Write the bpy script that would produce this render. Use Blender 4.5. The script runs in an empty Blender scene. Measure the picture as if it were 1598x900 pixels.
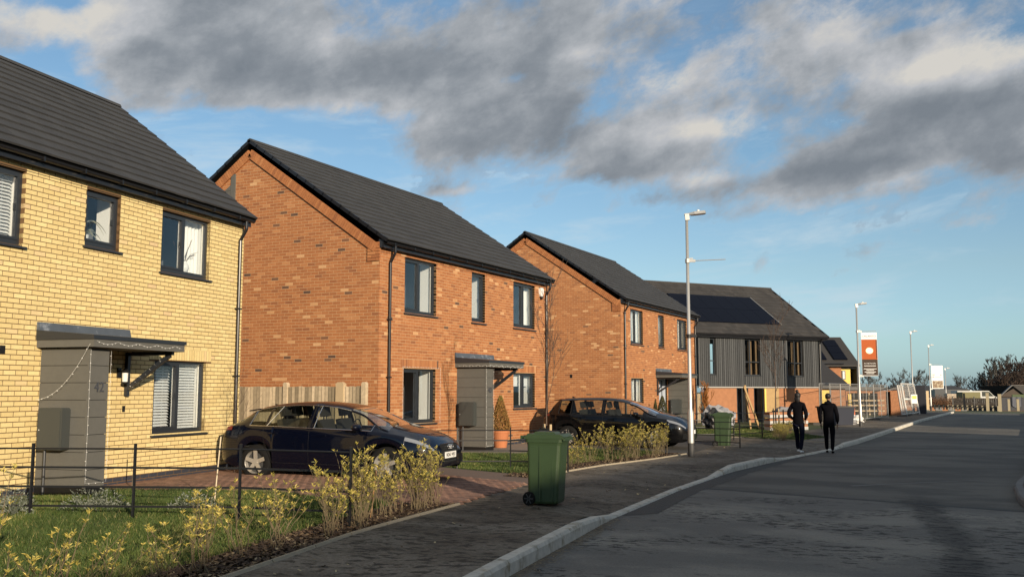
import bpy, bmesh, math, random
import numpy as np
from mathutils import Vector, Matrix
random.seed(7); rng = np.random.default_rng(7)
S = bpy.context.scene; COL = S.collection; R = math.radians; PI = math.pi
# ---------------------------------------------------------------- camera
YAW, PITCH, CAMH = 26.984, 6.110, 1.75
cam = bpy.data.cameras.new('camera'); co = bpy.data.objects.new('camera', cam); COL.objects.link(co)
cam.sensor_width = 36; cam.lens = 36*1490/1598; cam.clip_end = 3000; cam.clip_start = .05
co.location = (0, 0, CAMH); co.rotation_euler = (R(90+PITCH), 0, R(YAW)); S.camera = co
# ---------------------------------------------------------------- light
SUN_EL, SUN_AZ = 13.5, 125.5      # azimuth clockwise from +Y
sl = bpy.data.lights.new('sun', 'SUN'); so = bpy.data.objects.new('sun', sl); COL.objects.link(so)
sl.energy = 5.0; sl.angle = R(.55); sl.color = (1, .83, .62)
sd = Vector((math.sin(R(SUN_AZ))*math.cos(R(SUN_EL)), math.cos(R(SUN_AZ))*math.cos(R(SUN_EL)), math.sin(R(SUN_EL))))
so.rotation_euler = sd.to_track_quat('Z', 'Y').to_euler()
S.view_settings.view_transform = 'Standard'; S.view_settings.look = 'None'
S.view_settings.exposure = .32; S.view_settings.gamma = 1
# ---------------------------------------------------------------- sky with clouds
W = bpy.data.worlds.new('World'); S.world = W; W.use_nodes = True
nt = W.node_tree; nt.nodes.clear()
class NG:
    def __init__(s, nt): s.nt = nt
    def n(s, t, **k):
        x = s.nt.nodes.new(t)
        for a, b in k.items(): setattr(x, a, b)
        return x
    def put(s, sock, v):
        if isinstance(v, bpy.types.NodeSocket): s.nt.links.new(v, sock)
        elif v is not None:
            if isinstance(v, tuple) and hasattr(sock.default_value, '__len__'): v = (v+(1,))[:len(sock.default_value)]
            sock.default_value = v
    def m(s, op, a, b=None, c=None):
        x = s.n('ShaderNodeMath', operation=op)
        for i, v in enumerate((a, b, c)):
            if v is not None: s.put(x.inputs[i], v)
        return x.outputs[0]
    def noise(s, vec, scale, detail=5, rough=.55, dist=0.):
        x = s.n('ShaderNodeTexNoise'); s.put(x.inputs['Vector'], vec)
        x.inputs['Scale'].default_value = scale; x.inputs['Detail'].default_value = detail
        x.inputs['Roughness'].default_value = rough; x.inputs['Distortion'].default_value = dist
        return x.outputs[0]
    def ss(s, v, a, b, lo=0., hi=1.):
        x = s.n('ShaderNodeMapRange', interpolation_type='SMOOTHSTEP')
        s.put(x.inputs[0], v); x.inputs[1].default_value = a; x.inputs[2].default_value = b
        x.inputs[3].default_value = lo; x.inputs[4].default_value = hi
        return x.outputs[0]
    def mix(s, f, a, b):
        x = s.n('ShaderNodeMix', data_type='RGBA'); s.put(x.inputs[0], f)
        for i, v in ((6, a), (7, b)):
            s.put(x.inputs[i], (*v, 1) if isinstance(v, tuple) and len(v) == 3 else v)
        return x.outputs[2]
    def ramp(s, f, stops):
        x = s.n('ShaderNodeValToRGB'); s.put(x.inputs[0], f); e = x.color_ramp.elements
        while len(e) < len(stops): e.new(.5)
        for q, (p, c) in zip(e, stops): q.position = p; q.color = (*c, 1)
        return x.outputs[0]
g = NG(nt)
tc = g.n('ShaderNodeTexCoord').outputs['Generated']
sx = g.n('ShaderNodeSeparateXYZ'); g.put(sx.inputs[0], tc); dx, dy, dz = sx.outputs
az = g.m('ARCTAN2', dx, dy); el = g.m('ARCSINE', dz)
# cloud noise lives on the direction itself, flattened in height and tilted: the banks climb to the right of the street
cv = g.n('ShaderNodeCombineXYZ'); g.put(cv.inputs[0], dx); g.put(cv.inputs[1], dy)
g.put(cv.inputs[2], g.m('SUBTRACT', g.m('MULTIPLY', dz, 1.45), g.m('ADD', g.m('MULTIPLY', dx, .34), g.m('MULTIPLY', dy, .17))))
nA = g.noise(cv.outputs[0], 6.5, 12, .60, .15)
nB = g.noise(cv.outputs[0], 19., 9, .66, .15)
nC = g.noise(cv.outputs[0], 11., 7, .6, .1)
def pixdir(x, y):
    u, v = (x-799)/1490, (450-y)/1490
    p, w = R(PITCH), R(YAW)
    f = Vector((-math.sin(w)*math.cos(p), math.cos(w)*math.cos(p), math.sin(p))); r = Vector((math.cos(w), math.sin(w), 0)); uu = r.cross(f)
    d = (f + r*u + uu*v).normalized(); return math.atan2(d.x, d.y), math.asin(d.z)
def blobs(L):
    tot = None
    for (x, y, rx, ry, wt) in L:
        a, e = pixdir(x, y)
        # a slight tilt: clouds climb to the right in the picture
        da = g.m('MULTIPLY', g.m('SUBTRACT', az, a), 1490/rx)
        de = g.m('MULTIPLY', g.m('SUBTRACT', g.m('SUBTRACT', el, e), g.m('MULTIPLY', g.m('SUBTRACT', az, a), .12)), 1490/ry)
        q = g.m('ADD', g.m('MULTIPLY', da, da), g.m('MULTIPLY', de, de))
        v = g.m('MULTIPLY', g.m('EXPONENT', g.m('MULTIPLY', q, -1.)), wt)
        tot = v if tot is None else g.m('ADD', tot, v)
    return tot
dens = blobs([(250, 95, 170, 60, .40), (470, 120, 190, 62, .46), (60, 25, 200, 50, .42), (700, 130, 210, 80, .46), (420, 30, 200, 60, .34), (900, 60, 300, 90, .40),
              (700, 215, 110, 42, .40), (880, 215, 150, 60, .46), (1060, 215, 130, 55, .46), (960, 262, 110, 26, .35), (1360, 180, 190, 60, .48), (1560, 170, 130, 60, .44), (1290, 262, 110, 36, .44), (1420, 235, 150, 34, .40),
              (1240, 80, 190, 70, .40), (1500, 90, 150, 50, .42), (845, 310, 40, 20, .30), (1060, 305, 120, 16, .24), (1105, 285, 50, 14, .2), (300, 165, 100, 16, .22), (390, 150, 60, 18, .18), (690, 300, 50, 10, .26), (470, 130, 60, 20, .1),
              (1400, 295, 70, 10, .22), (1590, 255, 50, 18, .34), (1490, 350, 70, 10, .13), (1390, 345, 40, 10, .10), (140, 110, 50, 30, .10),
              (330, 185, 190, 26, -.26), (1300, 12, 60, 22, -.32), (105, 120, 60, 30, -.20), (105, 5, 40, 14, -.3), (1170, 225, 34, 50, -.28), (800, 122, 30, 10, -.3), (1420, 40, 60, 10, -.2), (1090, 8, 40, 10, -.3), (560, 200, 150, 24, -.2), (1250, 130, 10, 10, 0.)])
hi_el = g.ss(el, R(25), R(40), 0., .48)      # outside the frame: unseen overhead cloud, thickened to raise the ambient light
low = g.ss(el, R(4), R(13), -.34, -.06)
dd = g.m('ADD', g.m('ADD', g.m('ADD', g.m('ADD', dens, -.01), hi_el), low), g.m('ADD', g.m('MULTIPLY', g.m('SUBTRACT', nA, .51), 1.9), g.m('MULTIPLY', g.m('SUBTRACT', nB, .5), .75)))
# thin haze streaks low over the roofs
cw = g.n('ShaderNodeCombineXYZ'); g.put(cw.inputs[0], dx); g.put(cw.inputs[1], dy); g.put(cw.inputs[2], g.m('SUBTRACT', g.m('MULTIPLY', dz, 5.), g.m('MULTIPLY', dx, .5)))
wisp = g.m('MULTIPLY', g.m('MULTIPLY', g.ss(g.noise(cw.outputs[0], 5.5, 9, .62, .3), .46, .72), .55), g.m('MULTIPLY', g.ss(el, R(1), R(6)), g.ss(el, R(14), R(22), 1., .25)))
alpha0 = g.ss(dd, -.03, .42); alpha = g.m('MAXIMUM', alpha0, wisp)
light = blobs([(60, 25, 170, 40, .50), (1520, 90, 120, 30, .62), (1400, 115, 90, 24, .30), (1060, 205, 90, 22, .62), (1160, 195, 50, 18, .3), (1080, 110, 200, 40, .22), (1290, 50, 80, 30, .32), (1110, 280, 50, 14, .4), (610, 50, 260, 36, .10), (900, 85, 60, 18, .22), (1050, 130, 30, 14, .35), (700, 145, 110, 30, .14), (1370, 235, 50, 10, .22), (380, 145, 50, 16, .25), (700, 300, 40, 8, .4),
               (620, 115, 160, 30, -.16), (1300, 262, 120, 20, -.26), (1400, 170, 120, 20, -.22), (940, 280, 120, 12, -.22), (960, 235, 70, 14, -.12), (1240, 170, 70, 20, -.2), (420, 105, 160, 24, -.14), (1500, 170, 120, 18, -.15), (860, 215, 90, 30, -.1)])
lit = g.m('ADD', g.m('ADD', g.m('ADD', g.m('MULTIPLY', g.m('SUBTRACT', nC, .5), 1.5), g.m('MULTIPLY', g.m('SUBTRACT', nB, .5), .9)), light), g.m('ADD', g.m('MULTIPLY', g.m('SUBTRACT', .45, dd), .55), .40))
ccol = g.ramp(lit, [(0., (.185, .212, .245)), (.25, (.24, .267, .30)), (.5, (.34, .365, .395)), (.75, (.47, .485, .51)), (1., (.62, .60, .56))])
ccol = g.mix(g.ss(alpha0, 0., .15), (.56, .66, .72), ccol)
tint = g.ramp(g.m('MAXIMUM', dz, 0.), [(0., (.52, .80, 1.40)), (.05, (.66, .84, 1.10)), (.12, (.78, .84, .90)), (.25, (.78, .86, .88))])
sky = g.n('ShaderNodeTexSky', sky_type='NISHITA'); sky.sun_disc = False; sky.sun_elevation = R(SUN_EL); sky.sun_rotation = R(SUN_AZ)
sky.altitude = 50; sky.air_density = 1.0; sky.dust_density = .6; sky.ozone_density = 2.0
bg1 = g.n('ShaderNodeBackground'); tm = g.n('ShaderNodeVectorMath', operation='MULTIPLY'); g.put(tm.inputs[0], sky.outputs[0]); g.put(tm.inputs[1], tint); g.put(bg1.inputs[0], tm.outputs[0]); bg1.inputs[1].default_value = .12
bg2 = g.n('ShaderNodeBackground'); g.put(bg2.inputs[0], ccol); bg2.inputs[1].default_value = .85
ms = g.n('ShaderNodeMixShader'); g.put(ms.inputs[0], alpha); nt.links.new(bg1.outputs[0], ms.inputs[1]); nt.links.new(bg2.outputs[0], ms.inputs[2])
wo = g.n('ShaderNodeOutputWorld'); nt.links.new(ms.outputs[0], wo.inputs[0])

# ---------------------------------------------------------------- camera maths (only for choosing which pieces show largest and for reading positions off the survey)
def proj(p):
    w, q = R(YAW), R(PITCH)
    f = np.array([-math.sin(w)*math.cos(q), math.cos(w)*math.cos(q), math.sin(q)]); r = np.array([math.cos(w), math.sin(w), 0]); u = np.cross(r, f)
    d = np.asarray(p, float)-np.array([0, 0, CAMH]); z = d@f; z = np.where(z < .1, .1, z)
    return 799+1490*(d@r)/z, 450-1490*(d@u)/z, z
# ---------------------------------------------------------------- materials
MATS = {}
def mat(name, col, rough=.7, metal=0., var=.0, vscale=3., bump=0., bscale=80., tone=None, spec=.5, coat=0., col2=None, c2scale=1., c2lo=.45, c2hi=.65):
    if name in MATS: return MATS[name]
    m = bpy.data.materials.new(name); m.use_nodes = True; t = m.node_tree; G = NG(t)
    b = t.nodes['Principled BSDF']; pos = G.n('ShaderNodeNewGeometry').outputs['Position']
    c = (*col, 1)
    if tone:
        at = G.n('ShaderNodeAttribute', attribute_name='tone'); c = G.ramp(at.outputs['Fac'], tone)
    if col2 is not None:
        c = G.mix(G.ss(G.noise(pos, c2scale, 6, .6), c2lo, c2hi), c, col2)
    if var:
        f = G.m('ADD', G.m('MULTIPLY', G.m('SUBTRACT', G.noise(pos, vscale, 6, .6), .5), var*2.4), 1.)
        mx = G.n('ShaderNodeVectorMath', operation='SCALE'); G.put(mx.inputs[0], c); G.put(mx.inputs['Scale'], f); c = mx.outputs[0]
    G.put(b.inputs['Base Color'], c); b.inputs['Roughness'].default_value = rough; b.inputs['Metallic'].default_value = metal
    b.inputs['Specular IOR Level'].default_value = spec; b.inputs['Coat Weight'].default_value = coat; b.inputs['Coat Roughness'].default_value = .04
    if bump:
        bn = G.n('ShaderNodeBump'); bn.inputs['Strength'].default_value = bump; bn.inputs['Distance'].default_value = .02
        G.put(bn.inputs['Height'], G.noise(pos, bscale, 4, .6)); G.put(b.inputs['Normal'], bn.outputs[0])
    MATS[name] = m; return m
YB = mat('yellow_brick', (.5, .4, .2), .85, var=.12, vscale=14, bump=.5, bscale=60, tone=[(0, (.50, .38, .17)), (.12, (.62, .48, .215)), (.5, (.665, .525, .245)), (.88, (.74, .60, .29)), (1, (.62, .46, .25))])
YM = mat('sand_mortar', (.135, .078, .034), .95, var=.15, vscale=30)
RB = mat('red_brick', (.4, .18, .08), .85, var=.14, vscale=9, bump=.6, bscale=60, tone=[(0, (.09, .05, .035)), (.07, (.15, .075, .042)), (.12, (.255, .095, .038)), (.35, (.325, .122, .043)), (.65, (.385, .152, .054)), (.89, (.45, .205, .083)), (.92, (.50, .26, .115)), (1, (.58, .34, .17))])
RM = mat('buff_mortar', (.46, .30, .165), .95, var=.12, vscale=30)
EB = mat('blue_engineering_brick', (.035, .04, .055), .5, var=.2)
TILE = mat('concrete_roof_tile', (.04, .04, .04), .75, var=.12, vscale=5, bump=.3, bscale=50, tone=[(0, (.028, .0285, .030)), (1, (.040, .0405, .042))])
TILE4 = mat('brown_grey_roof_tile', (.05, .045, .04), .8, var=.15, vscale=5, tone=[(0, (.026, .024, .023)), (1, (.044, .040, .037))])
GREY = mat('anthracite_upvc', (.022, .026, .032), .38, spec=.5)
GUT = mat('black_gutter', (.012, .012, .014), .3)
CLAD = mat('fibre_cement_cladding', (.100, .098, .088), .8, var=.10, vscale=9, bump=.25, bscale=120)
CLAD4 = mat('dark_timber_cladding', (.085, .09, .095), .75, var=.2, vscale=6, tone=[(0, (.026, .029, .032)), (1, (.062, .066, .070))])
LEAD = mat('lead_flashing', (.07, .085, .105), .55, var=.3, vscale=4, col2=(.16, .18, .21), c2scale=5, c2lo=.55, c2hi=.65)
WHITE = mat('white_plaster', (.82, .80, .75), .85)
BLIND = mat('white_blind', (.80, .80, .78), .5)
ROOM = mat('room_wall', (.16, .17, .18), .9)
ASPH = None
PAVE = None
PATCH = mat('fresh_asphalt', (.062, .058, .052), .8, var=.2, vscale=30, bump=.8, bscale=150)
CONC = mat('kerb_concrete', (.56, .53, .46), .85, var=.35, vscale=9, bump=.5, bscale=90, col2=(.30, .25, .17), c2scale=4., c2lo=.5, c2hi=.7)
EDGE = mat('edging_concrete', (.33, .28, .20), .9, var=.2, vscale=8, bump=.4)
BLOCK = mat('block_paving', (.22, .09, .06), .85, var=.15, vscale=20, tone=[(0, (.13, .072, .052)), (.5, (.20, .108, .075)), (1, (.27, .155, .11))])
SANDJ = mat('joint_sand', (.13, .09, .07), .95)
SOIL = mat('bark_mulch', (.05, .032, .02), .95, var=.4, vscale=25, bump=1., bscale=60)
LAWN = mat('lawn_ground', (.035, .055, .014), .95, var=.4, vscale=8)
GRASSM = mat('grass_blade', (.07, .12, .02), .7, tone=[(0, (.030, .050, .008)), (.5, (.052, .088, .012)), (.85, (.088, .122, .020)), (1, (.25, .22, .08))])
LEAF = mat('yellow_leaf', (.3, .28, .05), .55, tone=[(0, (.05, .06, .012)), (.4, (.13, .13, .025)), (.7, (.32, .27, .055)), (1, (.58, .46, .12))])
LEAFB = mat('silver_leaf', (.2, .22, .17), .7, tone=[(0, (.06, .075, .05)), (1, (.30, .32, .27))])
STEM = mat('plant_stem', (.13, .10, .055), .85, var=.2)
BARK = mat('tree_bark', (.095, .065, .048), .9, var=.2)
FBARK = mat('far_tree_bark', (.075, .068, .058), .95)
RBARK = mat('russet_twigs', (.065, .042, .030), .95)
WOOD = mat('fence_wood', (.36, .27, .17), .85, var=.35, vscale=14, bump=.3, tone=[(0, (.17, .135, .085)), (1, (.50, .40, .27))])
WOODP = mat('new_timber', (.46, .35, .21), .8, var=.12)
BLACK = mat('black_iron', (.008, .008, .009), .45)
GALV = mat('galvanised_steel', (.50, .49, .46), .42, metal=.55, var=.08, vscale=6)
GALVD = mat('dark_post_base', (.045, .045, .045), .6)
BING = mat('green_bin_plastic', (.027, .050, .018), .45, var=.12, vscale=5, bump=.15, bscale=300)
RUB = mat('tyre_rubber', (.008, .008, .008), .85, var=.2, spec=.2)
NAVY = mat('navy_car_paint', (.0010, .0020, .0075), .3, coat=.8, spec=.08)
BLKP = mat('black_car_paint', (.002, .002, .0025), .3, coat=.7, spec=.1)
CHR = mat('chrome', (.7, .7, .7), .22, metal=1.)
ALLOY = mat('alloy_wheel', (.48, .46, .42), .35, metal=.6)
TRIM = mat('dark_trim', (.006, .006, .006), .5)
SEAT = mat('car_seat', (.02, .018, .016), .8)
HLT = mat('headlight_lens', (.28, .30, .33), .12, metal=.4, coat=1.)
RED = mat('tail_light', (.16, .025, .006), .2, coat=1.)
PLATE = mat('number_plate', (.75, .75, .72), .5)
TERR = mat('terracotta', (.42, .15, .06), .8, var=.12)
CONIF = mat('browned_conifer', (.2, .1, .03), .8, tone=[(0, (.12, .06, .015)), (.6, (.30, .16, .04)), (1, (.12, .14, .03))])
CONIG = mat('green_conifer', (.05, .06, .02), .8, tone=[(0, (.025, .03, .010)), (1, (.08, .075, .025))])
SOLAR = mat('solar_glass', (.002, .003, .008), .35, spec=.06)
ORANGE = mat('orange_plastic', (.62, .13, .03), .55)
SAND = mat('yellow_insulation_board', (.72, .52, .12), .7, var=.2, vscale=20)
BOARD = mat('plywood', (.36, .24, .11), .8, var=.2, vscale=8)
BRK = mat('far_red_brick', (.32, .145, .07), .9, var=.25, vscale=6)
CLOTH = mat('black_clothing', (.004, .004, .006), .95, spec=.08)
NAVYC = mat('navy_trousers', (.006, .007, .016), .95, spec=.08)
HAIR = mat('dark_hair', (.010, .007, .006), .6)
SKIN = mat('skin', (.30, .17, .11), .6)
SHOE = mat('white_trainer', (.75, .75, .75), .6)
PLASW = mat('white_plastic', (.75, .75, .72), .4)
FILM = mat('plastic_film', (.30, .30, .31), .3, var=.4, vscale=6)
def tarmac(name, c_dark, c_mid, c_pale, wet, seed, track=False):
    # worn surface course: aggregate specks, pale worn patches and dark ragged fretted blotches
    m = bpy.data.materials.new(name); m.use_nodes = True; t = m.node_tree; G = NG(t); b = t.nodes['Principled BSDF']; pos = G.n('ShaderNodeNewGeometry').outputs['Position']
    mp = G.n('ShaderNodeMapping'); G.put(mp.inputs[0], pos); mp.inputs['Location'].default_value = (seed, seed*2, 0); mp.inputs['Rotation'].default_value = (0, 0, R(-26)); mp.inputs['Scale'].default_value = (.55, 1., 1); P2 = mp.outputs[0]
    patch = G.ss(G.noise(P2, .55, 6, .62, .3), .42, .60); fine = G.noise(pos, 24 if not track else 34, 6, .8); mid = G.noise(P2, 8.5, 8, .70, .2)
    c = G.mix(patch, c_mid, c_pale)
    mask = G.ss(G.noise(P2, .75, 6, .65), wet, wet+.10)
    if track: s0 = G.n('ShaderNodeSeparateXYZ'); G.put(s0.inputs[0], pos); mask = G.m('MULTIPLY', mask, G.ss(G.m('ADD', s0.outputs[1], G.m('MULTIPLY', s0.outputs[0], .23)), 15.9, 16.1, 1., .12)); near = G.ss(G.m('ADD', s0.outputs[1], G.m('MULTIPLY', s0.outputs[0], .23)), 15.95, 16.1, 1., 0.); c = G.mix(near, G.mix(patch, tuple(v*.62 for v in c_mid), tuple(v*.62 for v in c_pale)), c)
    if track:
        sx = G.n('ShaderNodeSeparateXYZ'); G.put(sx.inputs[0], pos)
        d = G.m('ABSOLUTE', G.m('SUBTRACT', G.m('ADD', sx.outputs[0], G.m('MULTIPLY', G.m('SUBTRACT', G.noise(pos, .9, 4, .6), .5), .5)), G.m('ADD', -.38, G.m('MULTIPLY', G.m('POWER', G.m('ABSOLUTE', G.m('SUBTRACT', sx.outputs[1], 10.)), 1.6), -.0425))))
        nr = G.ss(sx.outputs[1], 16., 18., 1., 0.); mask = G.m('MAXIMUM', mask, G.m('MULTIPLY', G.ss(d, .16, .45, 1., 0.), nr)); c = G.mix(G.m('MULTIPLY', G.m('MULTIPLY', G.ss(d, .08, .34, 1., 0.), nr), .55), c, c_dark)
    c = G.mix(G.m('MULTIPLY', G.m('MULTIPLY', G.ss(mid, .50, .57), mask), .9), c, c_dark)
    f = G.m('ADD', G.m('ADD', G.m('MULTIPLY', G.m('SUBTRACT', fine, .5), 2.8 if not track else 1.5), G.m('MULTIPLY', G.m('SUBTRACT', mid, .5), .45)), 1.)
    mx = G.n('ShaderNodeVectorMath', operation='SCALE'); G.put(mx.inputs[0], c); G.put(mx.inputs['Scale'], f); G.put(b.inputs['Base Color'], mx.outputs[0])
    b.inputs['Roughness'].default_value = .88; b.inputs['Specular IOR Level'].default_value = .3
    bn = G.n('ShaderNodeBump'); bn.inputs['Strength'].default_value = .8; bn.inputs['Distance'].default_value = .015; G.put(bn.inputs['Height'], fine); G.put(b.inputs['Normal'], bn.outputs[0])
    return m
ASPH = tarmac('road_asphalt', (.026, .024, .022), (.155, .146, .130), (.245, .228, .194), .45, 3., True)
PAVE = tarmac('footway_asphalt', (.036, .030, .022), (.115, .094, .070), (.20, .172, .135), .40, 9.)
def glass_mat(name, tint, k):
    m = bpy.data.materials.new(name); m.use_nodes = True; t = m.node_tree; t.nodes.clear(); G = NG(t)
    fr = G.n('ShaderNodeFresnel'); 
    bf = G.n('ShaderNodeNewGeometry').outputs['Backfacing']; G.put(fr.inputs[0], G.m('SUBTRACT', 1.5, G.m('MULTIPLY', bf, 1.5-1/1.5)))
    tr = G.n('ShaderNodeBsdfTransparent'); tr.inputs[0].default_value = (*tint, 1)
    gl = G.n('ShaderNodeBsdfGlossy'); gl.inputs['Roughness'].default_value = .015; gl.inputs[0].default_value = (.95, .97, 1, 1)
    mx = G.n('ShaderNodeMixShader'); G.put(mx.inputs[0], G.m('MULTIPLY', fr.outputs[0], k)); t.links.new(tr.outputs[0], mx.inputs[1]); t.links.new(gl.outputs[0], mx.inputs[2])
    o = G.n('ShaderNodeOutputMaterial'); t.links.new(mx.outputs[0], o.inputs[0]); return m
GLASS = glass_mat('window_glass', (.94, .96, .97), 1.25); CGLASS = glass_mat('car_glass', (.74, .78, .74), .8)
SGLASS = glass_mat('windscreen_glass', (.70, .74, .72), 2.4)
# ---------------------------------------------------------------- object helpers
def tag(o, label=None, cat=None, group=None, kind=None):
    if label: o['label'] = label
    if cat: o['category'] = cat
    if group: o['group'] = group
    if kind: o['kind'] = kind
    return o
def empty(name, loc=(0, 0, 0), rz=0., label=None, cat=None, group=None, parent=None):
    o = bpy.data.objects.new(name, None); COL.objects.link(o); o.location = loc; o.rotation_euler = (0, 0, rz); o.empty_display_size = .1
    if parent: o.parent = parent
    return tag(o, label, cat, group)
class MB:
    def __init__(s): s.v = []; s.f = []; s.t = []
    def quad(s, *p, t=.5):
        n = len(s.v); s.v += [tuple(q) for q in p]; s.f.append(tuple(range(n, n+len(p)))); s.t.append(t); return s
    def box(s, x0, x1, y0, y1, z0, z1, t=.5, M=None):
        c = [(x0, y0, z0), (x1, y0, z0), (x1, y1, z0), (x0, y1, z0), (x0, y0, z1), (x1, y0, z1), (x1, y1, z1), (x0, y1, z1)]
        if M is not None: c = [tuple(M @ Vector(q)) for q in c]
        n = len(s.v); s.v += c
        s.f += [tuple(n+i for i in q) for q in ((0, 3, 2, 1), (4, 5, 6, 7), (0, 1, 5, 4), (1, 2, 6, 5), (2, 3, 7, 6), (3, 0, 4, 7))]; s.t += [t]*6; return s
    def bar(s, a, b, w, h, t=.5, upv=(0, 0, 1)):
        a, b = Vector(a), Vector(b); d = (b-a); L = d.length; d.normalize(); u = Vector(upv)
        sd_ = d.cross(u)
        if sd_.length < 1e-4: sd_ = d.cross(Vector((1, 0, 0)))
        sd_.normalize(); u = sd_.cross(d)
        M = Matrix((( d.x, sd_.x, u.x, a.x), (d.y, sd_.y, u.y, a.y), (d.z, sd_.z, u.z, a.z), (0, 0, 0, 1)))
        return s.box(0, L, -w/2, w/2, -h/2, h/2, t, M)
    def tube(s, pts, r, n=8, t=.5, cap=True):
        P = [Vector(p) for p in pts]; rr = r if isinstance(r, (list, tuple)) else [r]*len(P)
        base = len(s.v); pu = None
        for i, p in enumerate(P):
            d = (P[min(i+1, len(P)-1)]-P[max(i-1, 0)]).normalized()
            if pu is None: pu = d.orthogonal().normalized()
            pu = (pu-d*pu.dot(d)).normalized(); w = d.cross(pu)
            for k in range(n):
                a = 2*PI*k/n; s.v.append(tuple(p+(pu*math.cos(a)+w*math.sin(a))*rr[i]))
        for i in range(len(P)-1):
            for k in range(n):
                a = base+i*n+k; b = base+i*n+(k+1) % n; s.f.append((a, b, b+n, a+n)); s.t.append(t)
        if cap:
            s.f.append(tuple(base+k for k in reversed(range(n)))); s.f.append(tuple(base+(len(P)-1)*n+k for k in range(n))); s.t += [t, t]
        return s
    def lathe(s, prof, c=(0, 0, 0), ax='z', n=24, t=.5):
        base = len(s.v)
        for (r, h) in prof:
            for k in range(n):
                a = 2*PI*k/n; x, y = r*math.cos(a), r*math.sin(a)
                p = {'z': (x, y, h), 'y': (x, h, y), 'x': (h, x, y)}[ax]; s.v.append((c[0]+p[0], c[1]+p[1], c[2]+p[2]))
        for i in range(len(prof)-1):
            for k in range(n):
                a = base+i*n+k; b = base+i*n+(k+1) % n; s.f.append((a, b, b+n, a+n)); s.t.append(t)
        return s
    def prism(s, pts, axis, a, b, t=.5):       # polygon pts (2D) extruded along axis from a to b
        def P(q, h): return {'x': (h, q[0], q[1]), 'y': (q[0], h, q[1]), 'z': (q[0], q[1], h)}[axis]
        n = len(pts); k = len(s.v); s.v += [P(q, a) for q in pts]+[P(q, b) for q in pts]
        s.f.append(tuple(k+i for i in range(n))); s.f.append(tuple(k+n+i for i in reversed(range(n)))); s.t += [t, t]
        for i in range(n): j = (i+1) % n; s.f.append((k+i, k+n+i, k+n+j, k+j)); s.t.append(t)
        return s
    def build(s, name, m, parent=None, smooth=False, fix=True, **tg):
        me = bpy.data.meshes.new(name); me.from_pydata(s.v, [], s.f)
        a = me.attributes.new('tone', 'FLOAT', 'FACE'); a.data.foreach_set('value', np.array(s.t, dtype=np.float32))
        if fix:
            bm = bmesh.new(); bm.from_mesh(me); bmesh.ops.recalc_face_normals(bm, faces=bm.faces); bm.to_mesh(me); bm.free()
        me.materials.append(m)
        if smooth: me.shade_smooth()
        o = bpy.data.objects.new(name, me); COL.objects.link(o)
        if parent: o.parent = parent
        return tag(o, **tg)
def npmesh(name, V, F, m, tone=None, parent=None, smooth=False, **tg):
    V = np.asarray(V, np.float32); F = np.asarray(F, np.int32); k = F.shape[1]
    me = bpy.data.meshes.new(name); me.vertices.add(len(V)); me.vertices.foreach_set('co', V.ravel())
    me.loops.add(F.size); me.loops.foreach_set('vertex_index', F.ravel()); me.polygons.add(len(F))
    me.polygons.foreach_set('loop_start', np.arange(0, F.size, k, dtype=np.int32))
    me.update(calc_edges=True)
    if tone is not None:
        a = me.attributes.new('tone', 'FLOAT', 'FACE'); a.data.foreach_set('value', np.asarray(tone, np.float32))
    me.materials.append(m)
    me.shade_smooth() if smooth else me.shade_flat()
    o = bpy.data.objects.new(name, me); COL.objects.link(o)
    if parent: o.parent = parent
    return tag(o, **tg)
CUBE = np.array([(-.5, -.5, -.5), (.5, -.5, -.5), (.5, .5, -.5), (-.5, .5, -.5), (-.5, -.5, .5), (.5, -.5, .5), (.5, .5, .5), (-.5, .5, .5)])
CF = np.array([(0, 3, 2, 1), (4, 5, 6, 7), (0, 1, 5, 4), (1, 2, 6, 5), (2, 3, 7, 6), (3, 0, 4, 7)])
UNIT = {}
def unit_cube(name, m, tone):
    k = (name, m.name, int(tone*11.99))
    if k not in UNIT:
        me = bpy.data.meshes.new(name); me.from_pydata([tuple(q) for q in CUBE], [], [tuple(int(i) for i in q) for q in CF])
        a = me.attributes.new('tone', 'FLOAT', 'FACE'); a.data.foreach_set('value', np.full(6, (k[2]+.5)/12, np.float32)); me.materials.append(m); UNIT[k] = me
    return UNIT[k]
def pieces(parent, name, m, P, n_ind=300, rest=None):
    """P: list of (centre, size, R3x3 as np, tone) in the parent's space. The n_ind that show largest become parts, the rest one mesh."""
    if not P: return
    C = np.array([p[0] for p in P], float); Z = np.array([p[1] for p in P], float); T = np.array([p[3] for p in P]); Rm = np.array([p[2] for p in P], float)
    Mw = np.array(parent.matrix_basis if parent.parent is None else parent.parent.matrix_basis @ parent.matrix_basis)
    Wc = C@Mw[:3, :3].T+Mw[:3, 3]
    px, py, pz = proj(Wc); vis = (px > 5) & (px < 1593) & (py > 0) & (py < 900) & (pz > 1)
    score = np.where(vis, np.prod(np.sort(Z, axis=1)[:, 1:], axis=1)/pz**2, -1.)
    order = np.argsort(-score); ind = [i for i in order[:n_ind] if score[i] > 0]; isin = np.zeros(len(P), bool); isin[ind] = True
    for i in ind:
        o = bpy.data.objects.new(name, unit_cube(name, m, T[i])); COL.objects.link(o); o.parent = parent
        M = Matrix([list(r)+[0] for r in Rm[i]]+[[0, 0, 0, 1]]) @ Matrix.Diagonal((*Z[i], 1)); M.translation = C[i]; o.matrix_basis = M
    r = ~isin
    if r.any():
        V = np.einsum('nij,nkj->nki', Rm[r], CUBE[None]*Z[r][:, None, :])+C[r][:, None, :]
        n = len(V); F = (CF[None]+8*np.arange(n)[:, None, None]).reshape(-1, 4)
        o = npmesh(rest or name+'work', V.reshape(-1, 3), F, m, np.repeat(T[r], 6), parent)
        if n > 1: o['kind'] = 'stuff'
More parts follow.
